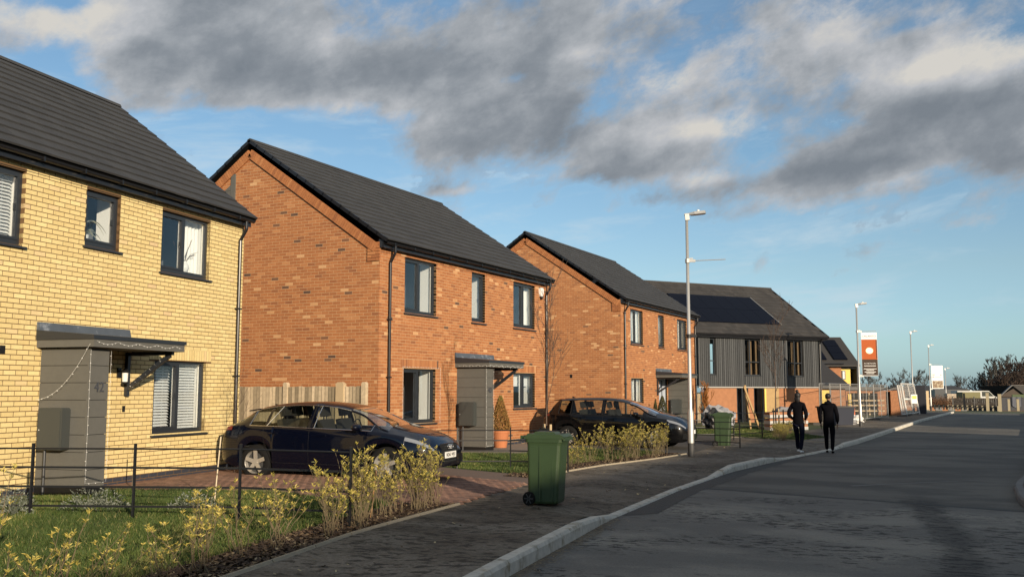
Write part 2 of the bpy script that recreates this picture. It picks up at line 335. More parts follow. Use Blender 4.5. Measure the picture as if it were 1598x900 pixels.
def Rz(a): c, s = math.cos(a), math.sin(a); return np.array([(c, -s, 0), (s, c, 0), (0, 0, 1.)])
I3 = np.eye(3)
def copy_tree(o, parent=None, first=True):
    c = o.copy(); COL.objects.link(c)
    if parent: c.parent = parent
    for ch in list(o.children): copy_tree(ch, c, False)
    return c
def text(body, size, m, parent, loc, rot, name='lettering', ext=.002, ax='CENTER'):
    cu = bpy.data.curves.new(name, 'FONT'); cu.body = body; cu.size = size; cu.extrude = ext; cu.align_x = ax; cu.align_y = 'CENTER'; cu.materials.append(m)
    cu.resolution_u = 3; t_ = bpy.data.objects.new(name, cu); COL.objects.link(t_); me = bpy.data.meshes.new_from_object(t_.evaluated_get(bpy.context.evaluated_depsgraph_get())); bpy.data.objects.remove(t_)
    me.name = name; o = bpy.data.objects.new(name, me); COL.objects.link(o); o.parent = parent; o.location = loc; o.rotation_euler = rot; return o

# ================================================================ THE GROUND
def gz(x, y):        # height of plots and footway
    x = np.asarray(x, float); return .10+.10*np.clip((-7.6-x)/4.5, 0, 1)
def sheet(name, pts, z, m, thick=0., kind='structure', parent=None, top=None):
    """polygon in plan, gridded, following gz plus z"""
    bm = bmesh.new(); vs = [bm.verts.new((x, y, 0)) for x, y in pts]; bm.faces.new(vs)
    for ax, lo, hi, st in ((0, -40, 10, 1.5), (1, -10, 100, 3)):
        for c in np.arange(lo, hi, st):
            n = (1, 0, 0) if ax == 0 else (0, 1, 0); p = (c, 0, 0) if ax == 0 else (0, c, 0)
            bmesh.ops.bisect_plane(bm, geom=bm.verts[:]+bm.edges[:]+bm.faces[:], plane_co=p, plane_no=n)
    bmesh.ops.recalc_face_normals(bm, faces=bm.faces)
    for v in bm.verts: v.co.z = (top if top is not None else float(gz(v.co.x, v.co.y)))+z
    if thick:
        ex = bmesh.ops.extrude_face_region(bm, geom=bm.faces[:])
        for v in [e for e in ex['geom'] if isinstance(e, bmesh.types.BMVert)]: v.co.z -= thick
        bmesh.ops.recalc_face_normals(bm, faces=bm.faces)
    for f in bm.faces:
        if not thick and f.normal.z < 0: f.normal_flip()
    me = bpy.data.meshes.new(name); bm.to_mesh(me); bm.free(); me.materials.append(m)
    o = bpy.data.objects.new(name, me); COL.objects.link(o)
    if parent: o.parent = parent
    if kind: o['kind'] = kind
    return o
KERB = [(-2.2, -6), (-3.0, 2.), (-3.6, 5), (-4.16, 7.68), (-4.83, 12.39), (-5.14, 16.5), (-5.28, 20.7), (-5.12, 23.6), (-4.85, 26.5), (-4.5, 30), (-4.3, 34), (-4.2, 46), (-4.1, 60), (-3.7, 74), (-3.4, 84)]
EDGEL = [(-4.2, -6), (-5.3, 2), (-6.2, 6.65), (-6.8, 9.39), (-7.12, 12.31)]
EDGE2 = [(-7.75, 16.5), (-8.02, 18.0), (-7.95, 20), (-7.55, 22.6), (-7.42, 24.7)]
BACK = EDGEL+[(-7.6, 15.0)]+EDGE2+[(-7.6, 27.5), (-8.6, 34.3), (-7.6, 38), (-7.2, 43), (-7.0, 50), (-6.6, 62), (-6.3, 80), (-6.2, 84)]
o = MB().quad((-1500, -300, -.06), (1500, -300, -.06), (1500, 96, -.06), (-1500, 96, -.06)).quad((-1500, 96, -.06), (1500, 96, -.06), (1500, 125, -2.6), (-1500, 125, -2.6)).quad((-1500, 125, -2.6), (1500, 125, -2.6), (1500, 2800, -2.6), (-1500, 2800, -2.6)).build('ground', mat('far_field', (.06, .07, .03), .95, var=.3, vscale=.05), kind='structure')
road = MB()
RK = [(1.4, -6), (.8, 10), (.45, 14.9), (.17, 17), (.12, 19.5), (.32, 21.5), (.5, 26), (1.1, 50), (1.6, 84)]
for i in range(1): pass
poly = [(x-.0, y) for x, y in KERB]+list(reversed([(x, y) for x, y in RK]))
sheet('road', poly+[], 0, ASPH, top=0.)
sheet('junction_road', [(-3.41, 84), (1.6, 84), (30, 92), (40, 100), (40, 88), (1.61, 74)], -.004, ASPH, top=0.)
FOOTWAY_LATER = True
# plots beyond the footway
sheet('plot_ground', [(-60, -10)]+[(x-.05, y) for x, y in BACK]+[(-60, 84)], -.012, LAWN)
sheet('right_verge', [(1.53, -6), (.93, 10), (.58, 14.9), (.30, 17), (.25, 19.5), (.45, 21.5), (.63, 26), (1.23, 50), (1.75, 84), (9, 84), (9, -6)], .0, PAVE, top=.11)
# kerbs: every stone its own part
kerb = empty('kerb'); kerb['kind'] = 'structure'
def kerb_run(pts, hfun, side=-1, wd=.14, length=.915, parent=kerb, m=CONC, name='kerb_stone', base=-.05, tone=.5, off=0.):
    P = [Vector((x, y, 0)) for x, y in pts]; d = 0; seg = []
    for a, b in zip(P, P[1:]): seg.append((a, b, d, d+(b-a).length)); d += (b-a).length
    def at(s):
        for a, b, s0, s1 in seg:
            if s <= s1: return a+(b-a)*((s-s0)/(s1-s0))
        return P[-1]
    s = 0
    while s < d-.05:
        e = min(s+length, d); a, b = at(s+.011), at(e-.011); t = (b-a).normalized(); n = Vector((t.y, -t.x, 0))*side
        h0, h1 = hfun(a), hfun(b); o0 = n*off; o1 = n*(off+wd); r = .022
        pf = lambda p, h: [p+o0+Vector((0, 0, base)), p+o0+Vector((0, 0, h-r*1.6)), p+o0+n*r+Vector((0, 0, h)), p+o1+Vector((0, 0, h)), p+o1+Vector((0, 0, base))]
        q = MB(); A = pf(a, h0); B = pf(b, h1); q.v = [tuple(v) for v in A+B]; q.f = [(0, 1, 2, 3, 4), (9, 8, 7, 6, 5)]+[(i, i+1, i+6, i+5) for i in range(4)]; q.t = [.5]*6
        q.build(name, m, parent); s = e
def kh(p):
    y = p.y
    if y < 11.6: return .15
    if y < 12.5: return .15-.125*(y-11.6)/.9
    if y < 19.6: return .025
    if y < 20.6: return .025+.115*(y-19.6)
    if y < 24: return .14
    if y < 25.2: return .14-.105*(y-24)/1.2
    if y < 30.5: return .035
    if y < 32: return .035+.09*(y-30.5)/1.5
    return .125
kerb_run([k for k in KERB if k[1] >= 2], kh)
mb = MB(); YS = list(np.arange(-6, 34, .25))+list(np.arange(34, 84.1, 1.)); T_ = (0, .08, .18, .32, .5, .75, 1.); rows = []
for y in YS:
    xk = float(np.interp(y, [p[1] for p in KERB], [p[0] for p in KERB]))-.135; xb = float(np.interp(y, [p[1] for p in BACK], [p[0] for p in BACK])); h = kh(Vector((0, y, 0)))-.006; r_ = []
    for t in T_: x = xk+(xb-xk)*t; f = min(1, (xk-x)/1.1); r_.append((x, y, h+(.10-h)*f*f*(3-2*f)))
    rows.append(r_)
for a, b in zip(rows, rows[1:]):
    for i in range(len(T_)-1): mb.quad(a[i], b[i], b[i+1], a[i+1])
mb.build('footway', PAVE, kind='structure', smooth=True)
kerb_run(RK[1:], lambda p: .12, side=1, wd=.125, m=mat('dark_kerb', (.16, .15, .14), .9, var=.2))
# concrete edging behind the footway
edging = empty('path_edging'); edging['kind'] = 'structure'
for run in (EDGEL[1:], EDGE2, [(-8.75, 34.4), (-7.9, 34.2), (-6.9, 33.6), (-6.0, 32.7), (-5.2, 32.0), (-4.7, 31.8)]):
    kerb_run(run, lambda p: .128, side=-1, wd=.05, parent=edging, m=EDGE, name='edging_stone', off=-.02)
# dark reinstatement strip along the dropped kerb, and a seam across the road
mb = MB(); pts = [p for p in KERB if 12.3 < p[1] < 24]; pts = [(-4.85, 12.9)]+pts[1:]+[(-5.0, 25.5), (-4.75, 27.5)]
pa = pts; w_ = [.1, .36, .34, .38, .3, .12]
L1 = []; L2 = []
for i in range(len(pa)-1):
    for t in np.linspace(0, 1, 14, endpoint=False):
        x = pa[i][0]*(1-t)+pa[i+1][0]*t; y = pa[i][1]*(1-t)+pa[i+1][1]*t; w = np.interp(y, [12.9, 13.4, 17, 20, 25, 27.5], [.02, .42, .36, .42, .3, .02])
        L1.append((x+.005, y)); L2.append((x+w+random.uniform(-.02, .02), y))
for a, b, c, d in zip(L1, L1[1:], L2[1:], L2): mb.quad((*a, .004), (*d, .004), (*c, .004), (*b, .004))
mb.build('asphalt_patch', PATCH, kind='structure')
mb = MB(); xs = np.linspace(-4.8, .3, 40); ys = [17.1-.23*(x+4.7)+random.uniform(-.03, .03) for x in xs]
for i in range(39): mb.quad((xs[i], ys[i], .004), (xs[i+1], ys[i+1], .004), (xs[i+1], ys[i+1]+.09, .004), (xs[i], ys[i]+.09, .004))
mb.build('road_joint', mat('joint_sealant', (.016, .016, .017), .7), kind='structure')
mb = MB(); P_ = [(-2.6, 18.9), (-1.7, 19.9), (-.5, 21.2)]
for (a, b), w in zip(zip(P_, P_[1:]), (.10, .07)): mb.quad((*a, .004), (a[0]+w, a[1]-w*.6, .004), (b[0]+w*.6, b[1]-w*.4, .004), (*b, .004))
mb.build('road_scuff', mat('scuffed_asphalt', (.17, .165, .15), .9, var=.35, vscale=9), kind='structure')
# mulch bed behind the edging
def offs(pts, d): return [(x-d, y+.1*d) for x, y in pts]
def bed(pts, w, name):
    a = [(x-.035, y) for x, y in pts]; b = list(reversed([(x-w*random.uniform(.85, 1.15), y) for x, y in pts])); sheet(name, a+b, .004, SOIL)
den = lambda pts, n: [(float(np.interp(t, np.arange(len(pts)), [p[0] for p in pts])), float(np.interp(t, np.arange(len(pts)), [p[1] for p in pts]))) for t in np.linspace(0, len(pts)-1, n)]
bed(den(EDGEL[1:], 26), .75, 'planting_bed'); bed(den(EDGE2, 18), .8, 'planting_bed')
# chips of bark on the beds
def scatter_quads(n, fn, size, m, name, kind='stuff', flat=.5, seed=1):
    r = np.random.default_rng(seed); P = np.array([fn(r) for _ in range(n)]); a = r.uniform(0, 2*PI, n); s = r.uniform(size*.4, size, n); th = r.uniform(-flat, flat, (n, 2))
    u = np.stack([np.cos(a)*s, np.sin(a)*s, th[:, 0]*s], 1); v = np.stack([-np.sin(a)*s*.5, np.cos(a)*s*.5, th[:, 1]*s*.5], 1)
    V = np.stack([P-u-v, P+u-v, P+u+v, P-u+v], 1).reshape(-1, 3); F = np.arange(4*n).reshape(-1, 4)
    return npmesh(name, V, F, m, r.uniform(0, 1, n), kind=kind)
def bedpt(pts, w):
    Y = [p[1] for p in pts]; X = [p[0] for p in pts]
    def f(r): y = r.uniform(Y[0], Y[-1]); x = np.interp(y, Y, X)-r.uniform(.03, w); return (x, y, float(gz(x, y))+.012)
    return f
CHIP = mat('bark_chip', (.1, .06, .03), .9, tone=[(0, (.03, .018, .012)), (.7, (.10, .06, .035)), (.93, (.22, .15, .08)), (1, (.42, .33, .2))])
scatter_quads(9000, bedpt(EDGEL[1:], .8), .035, CHIP, 'bark_chips', seed=2); scatter_quads(5000, bedpt(EDGE2, .85), .035, CHIP, 'bark_chips', seed=3)
def roadpt(r):
    y = r.uniform(6, 30); x = np.interp(y, [p[1] for p in KERB], [p[0] for p in KERB]); x2 = np.interp(y, [p[1] for p in BACK], [p[0] for p in BACK]); return (r.uniform(x2, x-.15), y, .106)
scatter_quads(160, roadpt, .03, mat('fallen_leaf', (.3, .2, .08), .8, tone=[(0, (.08, .05, .03)), (1, (.5, .4, .22))]), 'fallen_leaves', seed=5)
# loose silt and grit lying against the kerb
def silt(r): y = r.uniform(4, 12.6); x = np.interp(y, [p[1] for p in KERB], [p[0] for p in KERB]); return (x+abs(r.normal(0, .09))+.01, y, .004)
scatter_quads(2500, silt, .018, mat('grit', (.2, .15, .09), .9, tone=[(0, (.10, .08, .06)), (1, (.32, .25, .16))]), 'kerb_grit', seed=6, flat=.1)
# block paved drive of the yellow house, blocks as pieces
DRIVE = [(-14.9, 9.0), (-13.6, 9.4), (-12.9, 9.9), (-12.3, 10.8), (-11.3, 11.7), (-9.8, 11.9), (-8.2, 11.9), (-7.16, 12.2), (-7.8, 16.9), (-9.8, 17.2), (-13.2, 17.9), (-18, 17.9), (-18, 15.2), (-13.7, 14.9)]
sheet('drive_bedding', DRIVE, .002, SANDJ)
drive = empty('block_paved_drive'); drive['kind'] = 'structure'
def inside(x, y, poly):
    c = False; n = len(poly)
    for i in range(n):
        x1, y1 = poly[i]; x2, y2 = poly[i-1]
        if (y1 > y) != (y2 > y) and x < (x2-x1)*(y-y1)/(y2-y1)+x1: c = not c
    return c
P = []
aa = R(9); ca, sa = math.cos(aa), math.sin(aa)
for i in range(-20, 75):
    for j in range(-10, 130):
        u = -19+i*.2+(.1 if j % 2 else 0); v = 3+j*.1
        x = u*ca-v*sa*-0+0; y = v+0.0
        x, y = u*ca+v*sa-1.5, -u*sa+v*ca-1.5
        if inside(x, y, DRIVE): P.append(((x, y, float(gz(x, y))+.004+random.uniform(-.0015, .0015)), (.194, .094, .02), Rz(-aa), min(1, max(0, random.gauss(.5, .25)))))
pieces(drive, 'paving_block', BLOCK, P, 300, 'paving_blockwork')
# paths and the black drive
sheet('garden_path', [(-12.75, 21.0), (-11.2, 21.2), (-10.6, 22.2), (-10.6, 25.3), (-12.75, 25.6)], .006, mat('concrete_slab', (.20, .17, .14), .9, var=.15, vscale=5))
sheet('asphalt_drive', [(-16, 27.8), (-12.9, 27.75), (-12.7, 25.7), (-10.5, 25.0), (-7.42, 24.7), (-7.6, 27.5), (-8.6, 34.2), (-13, 34.2), (-16, 34.2)], .003, PATCH)
# ---------------------------------------------------------------- grass
def grass(name, poly, dens, h, seed, wfac=1.):
    r = np.random.default_rng(seed); xs = [p[0] for p in poly]; ys = [p[1] for p in poly]; A = (max(xs)-min(xs))*(max(ys)-min(ys)); n = int(A*dens)
    X = r.uniform(min(xs), max(xs), n); Y = r.uniform(min(ys), max(ys), n)
    c = np.zeros(n, bool)
    for i in range(len(poly)):
        x1, y1 = poly[i]; x2, y2 = poly[i-1]
        if y1 == y2: continue
        k = ((y1 > Y) != (y2 > Y)) & (X < (x2-x1)*(Y-y1)/(y2-y1)+x1); c ^= k
    X, Y = X[c], Y[c]; n = len(X); a = r.uniform(0, 2*PI, n); hh = h*r.uniform(.45, 1.2, n)*(1+.5*np.sin(X*3.1+np.sin(Y*2.3)*1.7)*np.cos(Y*2.7)); w = .0045*wfac*r.uniform(.7, 1.4, n)
    lean = r.normal(0, .5, (n, 2))*hh[:, None]
    b = np.stack([X, Y, gz(X, Y)-.005], 1); s = np.stack([np.cos(a)*w, np.sin(a)*w, 0*a], 1); tip = b+np.stack([lean[:, 0], lean[:, 1], hh], 1)
    V = np.stack([b-s, b+s, tip], 1).reshape(-1, 3); F = np.arange(3*n).reshape(-1, 3)
    T = np.clip(r.normal(.5, .2, n)+.25*np.sin(X*1.7+Y*1.1)+.1*np.sin(X*7+Y*5), 0, 1); T[r.uniform(0, 1, n) < .05] = 1
    npmesh(name, V, F, GRASSM, T, kind='stuff')
G1 = [(-8.05, 11.9)]+[(x-.72, y) for x, y in reversed(EDGEL[1:-1])]+[(-9.5, 3.), (-13.0, 3.6), (-14.0, 8.3), (-13.45, 9.3), (-12.8, 9.85), (-12.2, 10.75), (-11.3, 11.65), (-9.8, 11.85)]
grass('front_lawn', G1, 3800, .065, 11)
G2 = [(-8.4, 17.1)]+[(x-.6, y) for x, y in EDGE2[1:]]+[(-8.0, 24.6), (-10.4, 24.9), (-10.6, 22.1), (-11.2, 21.1), (-12.7, 20.9), (-12.7, 18.3), (-9.9, 17.4)]
grass('front_lawn', G2, 2300, .06, 12, 1.5)
G3 = [(-8.7, 34.5), (-6.1, 32.95), (-5.6, 36), (-7.4, 39), (-7.8, 43), (-11.5, 43), (-12.3, 36)]
grass('corner_lawn', G3, 900, .06, 13, 2.5)
# ================================================================ HOUSES
BH, BL = .0635, .2135
def wall_bricks(L, z0, z1, openings, rng_, mode='front', gable=None):
    """returns list of (u0,u1,z0,z1,deep0,deep1) clipped stretcher-bond bricks"""
    out = []; nz = int(round((z1-z0)/.075)); 
    for c in range(nz):
        za = z0+c*.075; zb = za+BH; zm = (za+zb)/2
        lo, hi = 0., L
        if gable:
            r = gable(zm)
            if r is None: continue
            lo, hi = r
        k = -.1125 if c % 2 else 0.; u = lo+k if not gable else (math.floor(lo/.225)-1)*.225+k
        iv = []
        while u < hi:
            a, b = max(u, lo), min(u+BL, hi); u += .225
            if b-a > .02: iv.append((a, b, False, False))
        for (oa, ob, oz0, oz1) in openings:
            if zb > oz0+.02 and za < oz1-.02:
                nv = []
                for a, b, da, db in iv:
                    if b <= oa+.001 or a >= ob-.001: nv.append((a, b, da, db)); continue
                    if a < oa-.004: nv.append((a, oa, da, True))
                    if b > ob+.004: nv.append((ob, b, True, db))
                iv = nv
        for a, b, da, db in iv:
            jm = any(zb > o_[2]+.02 and za < o_[3]-.02 and (abs(a-o_[1]) < .02 or abs(b-o_[0]) < .02) for o_ in openings); out.append((a, b, za, zb, da or db or jm))
    return out
def sheet_with_holes(mb, P, U, N, L, z0, z1, ops, d=-.009):
    us = sorted({0., L, *[q for o in ops for q in o[:2]]}); zs = sorted({z0, z1, *[q for o in ops for q in o[2:]]})
    us = [u for u in us if 0 <= u <= L]; zs = [z for z in zs if z0 <= z <= z1]
    P, U, N = Vector(P), Vector(U), Vector(N); Z = Vector((0, 0, 1))
    for a, b in zip(us, us[1:]):
        for c, e in zip(zs, zs[1:]):
            um, zm = (a+b)/2, (c+e)/2
            if any(o[0] < um < o[1] and o[2] < zm < o[3] for o in ops): continue
            q = [P+U*x+N*d+Z*z for x, z in ((a, c), (b, c), (b, e), (a, e))]; mb.quad(*q)
    for o in ops:
        for (x1, za, x2, zb) in ((o[0], o[2], o[0], o[3]), (o[1], o[2], o[1], o[3]), (o[0], o[2], o[1], o[2]), (o[0], o[3], o[1], o[3])):
            mb.quad(P+U*x1+N*d+Z*za, P+U*x2+N*d+Z*zb, P+U*x2-N*.13+Z*zb, P+U*x1-N*.13+Z*za)
def window(house, y0, y1, z0, z1, mull=(.5,), leaf=None, style='plain', rec=.07, reveal=True, label=None, depth=1.5):
    """front wall plane x=0 facing +x; window set back by rec"""
    fw, fd = .05, .065; x1 = -rec; x0 = x1-fd; f = MB()
    f.box(x0, x1, y0, y1, z1-fw, z1).box(x0, x1, y0, y1, z0, z0+.085).box(x0, x1, y0, y0+fw, z0+.085, z1-fw).box(x0, x1, y1-fw, y1, z0+.085, z1-fw)
    cuts = [y0]+[y0+(y1-y0)*m_ for m_ in mull]+[y1]
    for c in cuts[1:-1]: f.box(x0, x1, c-.03, c+.03, z0+.085, z1-fw)
    fr = f.build('window', GREY, house)
    if label: fr['label'] = label
    for i, (a, b) in enumerate(zip(cuts, cuts[1:])):
        a2 = a+(fw if i == 0 else .03); b2 = b-(fw if i == len(cuts)-2 else .03); zb, zt = z0+.085, z1-fw
        if leaf is not None and i in leaf:
            c = MB(); s = .042; xx = x1+.012
            c.box(x0+.01, xx, a2, b2, zt-s, zt-.002).box(x0+.01, xx, a2, b2, zb+.002, zb+s).box(x0+.01, xx, a2, a2+s, zb+s, zt-s).box(x0+.01, xx, b2-s, b2, zb+s, zt-s)
            c.box(xx-.04, xx-.018, b2-s-.03, b2-s-.004, (zb+zt)/2-.05, (zb+zt)/2+.05)
            c.build('casement', GREY, fr); a2 += s; b2 -= s; zb += s; zt -= s
        MB().box(x0+.028, x0+.034, a2, b2, zb, zt).build('pane', GLASS, fr)
    wi = MB(); wi.box(x0-.035, x0-.002, y1-fw+.004, y1-.002, z0+.02, z1-.02).box(x0-.035, x0-.002, y0+.002, y0+fw-.004, z0+.02, z1-.02)
    for c in cuts[1:-1]: wi.box(x0-.035, x0-.002, c-.04, c+.026, z0+.05, z1-.03)
    wi.build('inner_frame', WHITE, fr)
    MB().prism([(x0-.01, z0-.015), (.05, z0-.045), (.05, z0-.015), (x0-.01, z0+.012)], 'y', y0-.045, y1+.045).build('sill', GREY, fr)
    xr = x0; 
    r = MB(); t = .015; e = .36
    for (ya, yb, za, zb) in ((y0-t, y0-.001, z0, z1), (y1+.001, y1+t, z0, z1), (y0, y1, z0-t, z0-.001), (y0, y1, z1+.001, z1+t)): r.box(xr-e, xr-.001, ya, yb, za, zb)
    r.build('inner_reveal', WHITE, fr)
    q = MB(); X0, X1 = xr-depth, xr-e; A, B, C_, D = y0-.6, y1+.6, z0-.9, z1+.12
    q.quad((X0, A, C_), (X0, B, C_), (X0, B, D), (X0, A, D)).quad((X0, A, C_), (X0, A, D), (X1, A, D), (X1, A, C_)).quad((X0, B, C_), (X1, B, C_), (X1, B, D), (X0, B, D)).quad((X0, A, C_), (X1, A, C_), (X1, B, C_), (X0, B, C_)).quad((X0, A, D), (X0, B, D), (X1, B, D), (X1, A, D))
    for (a, b, c, d) in ((A, y0, C_, D), (y1, B, C_, D), (y0, y1, C_, z0), (y0, y1, z1, D)): q.quad((X1, a, c), (X1, b, c), (X1, b, d), (X1, a, d))
    q.build('room', ROOM, fr, fix=False)
    xc = xr-.10
    if style == 'blind':
        n = int((z1-z0-.1)/.052)
        me = None
        for a, b in zip(cuts, cuts[1:]):
            for k in range(n):
                z = z0+.1+k*.052
                if me is None:
                    o = MB().bar((0, 0, 0), (0, b-a-.09, 0), .055, .004, upv=(.62, 0, .78)).build('blind_slat', BLIND, fr); me = o.data
                else: o = bpy.data.objects.new('blind_slat', me); COL.objects.link(o); o.parent = fr
                o.location = (xc, a+.045, z)
            MB().box(xc-.035, xc-.032, a+.16, a+.185, z0+.07, z1-.05).box(xc-.035, xc-.032, b-.185, b-.16, z0+.07, z1-.05).build('blind_tape', BLIND, fr)
    elif style in ('curtain', 'curtain_right', 'curtains', 'net'):
        def wavy(a, b, name, m=WHITE, zt=z1, zb=z0+.0):
            c = MB(); n = max(6, int((b-a)/.02)); pts = [(xc-.05+.025*math.sin(i*1.25), a+(b-a)*i/n) for i in range(n+1)]
            for p, p2 in zip(pts, pts[1:]): c.quad((p[0], p[1], zb), (p2[0], p2[1], zb), (p2[0], p2[1], zt), (p[0], p[1], zt))
            c.build(name, m, fr, smooth=True)
        w = y1-y0
        if style == 'curtain_right': wavy(y1-w*.33, y1-.02, 'curtain')
        elif style == 'curtain': wavy(y0+.03, y0+w*.32, 'curtain')
        elif style == 'curtains': wavy(y0+.02, y0+w*.25, 'curtain'); wavy(y1-w*.25, y1-.02, 'curtain')
        else: wavy(y0+.02, y1-.02, 'net_curtain')
    elif style == 'roller':
        MB().box(xc-.02, xc-.016, y0+.03, y1-.03, z0+(z1-z0)*.62, z1).build('roller_blind', BLIND, fr)
    return fr
def roof(house, L, D, ez, rz_, cols, over=.24, verge=.06, m=TILE, gauge=.315, tw=.30, both=True, n_ind=300):
    """eave line at x=over,z=ez(top of tiles) ; ridge at x=-D,z=rz_"""
    run = D+over; rise = rz_-ez; sl_ = math.hypot(run, rise); a = math.atan2(rise, run); n = max(3, round(sl_/gauge)); gg = sl_/n
    ca, sa = math.cos(a), math.sin(a)
    def slope(sgn, ind):
        P = []; xr = lambda s: (over-s*ca) if sgn > 0 else (-2*D-over+s*ca)
        nc = int((L+2*verge)/tw)+1; w = (L+2*verge)/nc
        for i in range(n):
            for j in range(nc):
                o_ = (w/2 if i % 2 else 0); y0 = -verge+j*w-o_; y1 = y0+w
                if i % 2 and j == 0: y0 = -verge
                y1 = min(y1, L+verge); 
                if i % 2 and j == nc-1: y1 = L+verge-w/2+0.0
                for (ya, yb) in ([(y0, y1)] if not (i % 2 and j == nc-1) else [(y0, y1), (L+verge-w/2, L+verge)]):
                    s = (i+.5)*gg; tilt = a-R(5.); ct, st = math.cos(tilt), math.sin(tilt)
                    up = .010+random.uniform(-.0015, .0015)
                    c = (xr(s)+sgn*sa*up, (ya+yb)/2, ez+s*sa+ca*up)
                    Rm = np.array([(-sgn*ct, 0, sgn*st), (0, 1, 0), (st, 0, ct)]) if sgn > 0 else np.array([(ct, 0, -st), (0, 1, 0), (st, 0, ct)])
                    P.append((c, (gg+.045, yb-ya-.006, .030), Rm, random.random()))
        pieces(house, 'roof_tile', m, P, ind, 'roof_tiling')
    slope(1, n_ind)
    if both: slope(-1, 0)
    u = MB(); d = -.035
    for sgn in (1, -1):
        xo = over if sgn > 0 else -2*D-over
        A = (xo, ez+d); B = (-D, rz_+d)
        u.box(0, 1, 0, 1, 0, 1) if False else None
        u.quad((A[0], -verge+.01, A[1]), (A[0], L+verge-.01, A[1]), (B[0], L+verge-.01, B[1]), (B[0], -verge+.01, B[1]))
        u.quad((A[0], -verge+.01, A[1]-.03), (A[0], L+verge-.01, A[1]-.03), (B[0], L+verge-.01, B[1]-.03), (B[0], -verge+.01, B[1]-.03))
    u.build('roof_deck', TRIM, house)
    # ridge tiles
    k = int((L+2*verge)/.45); w = (L+2*verge)/k
    for i in range(k):
        r = MB(); y = -verge+i*w; pr = [(-.11, -.055), (-.075, .012), (0, .04), (.075, .012), (.11, -.055), (.08, -.055), (0, .012), (-.08, -.055)]
        r.prism([(-D+p[0], rz_+p[1]+.022) for p in pr], 'y', y+.004, y+w-.004, t=random.random()).build('ridge_tile', m, house)
    # dry verge caps both gables
    for y in (-verge, L+verge):
        v = MB()
        for sgn in (1, -1):
            xo = over if sgn > 0 else -2*D-over
            for i in range(n):
                s0, s1 = i*gg, (i+1)*gg+.02
                def pt(s, o): return Vector((xo-sgn*s*ca+sgn*sa*o, 0, ez+s*sa+ca*o))
                p = [pt(s0, -.055), pt(s1, -.055), pt(s1, .018), pt(s0, .034)]
                v.prism([(q.x, q.z) for q in p], 'y', y-.022, y+.028)
        v.build('verge_trim', GUT, house)
    return a, ca, sa
def gutter(house, L, x, z, y0=-.04, y1=None, pipes=(), base=.2, corner=None, brk=True):
    y1 = L+.04 if y1 is None else y1
    pr = [(x+.055+.055*math.cos(t), z+.055*math.sin(t)) for t in np.linspace(PI, 2*PI, 9)]+[(x+.055+.048*math.cos(t), z+.048*math.sin(t)) for t in np.linspace(2*PI, PI, 9)]
    MB().prism(pr, 'y', y0, y1).build('gutter', GUT, house)
    if brk:
        q = MB()
        for y in np.arange(y0+.3, y1, .85): q.box(x-.004, x+.118, y, y+.025, z-.064, z-.052).box(x+.106, x+.122, y, y+.025, z-.06, z+.012)
        q.build('gutter_bracket', GUT, house)
    for y in pipes:
        xx = .055
        MB().tube([(x+.055, y, z-.05), (x+.055, y, z-.20), (x+.045, y, z-.23), (xx+.02, y, z-.40), (xx, y, z-.44), (xx, y, base+.05)], .034, 12).build('downpipe', GUT, house, smooth=False)
        for zz in np.arange(base+.5, z-.5, 1.35): MB().box(0., xx+.038, y-.06, y+.06, zz, zz+.03).build('pipe_clip', GUT, house)
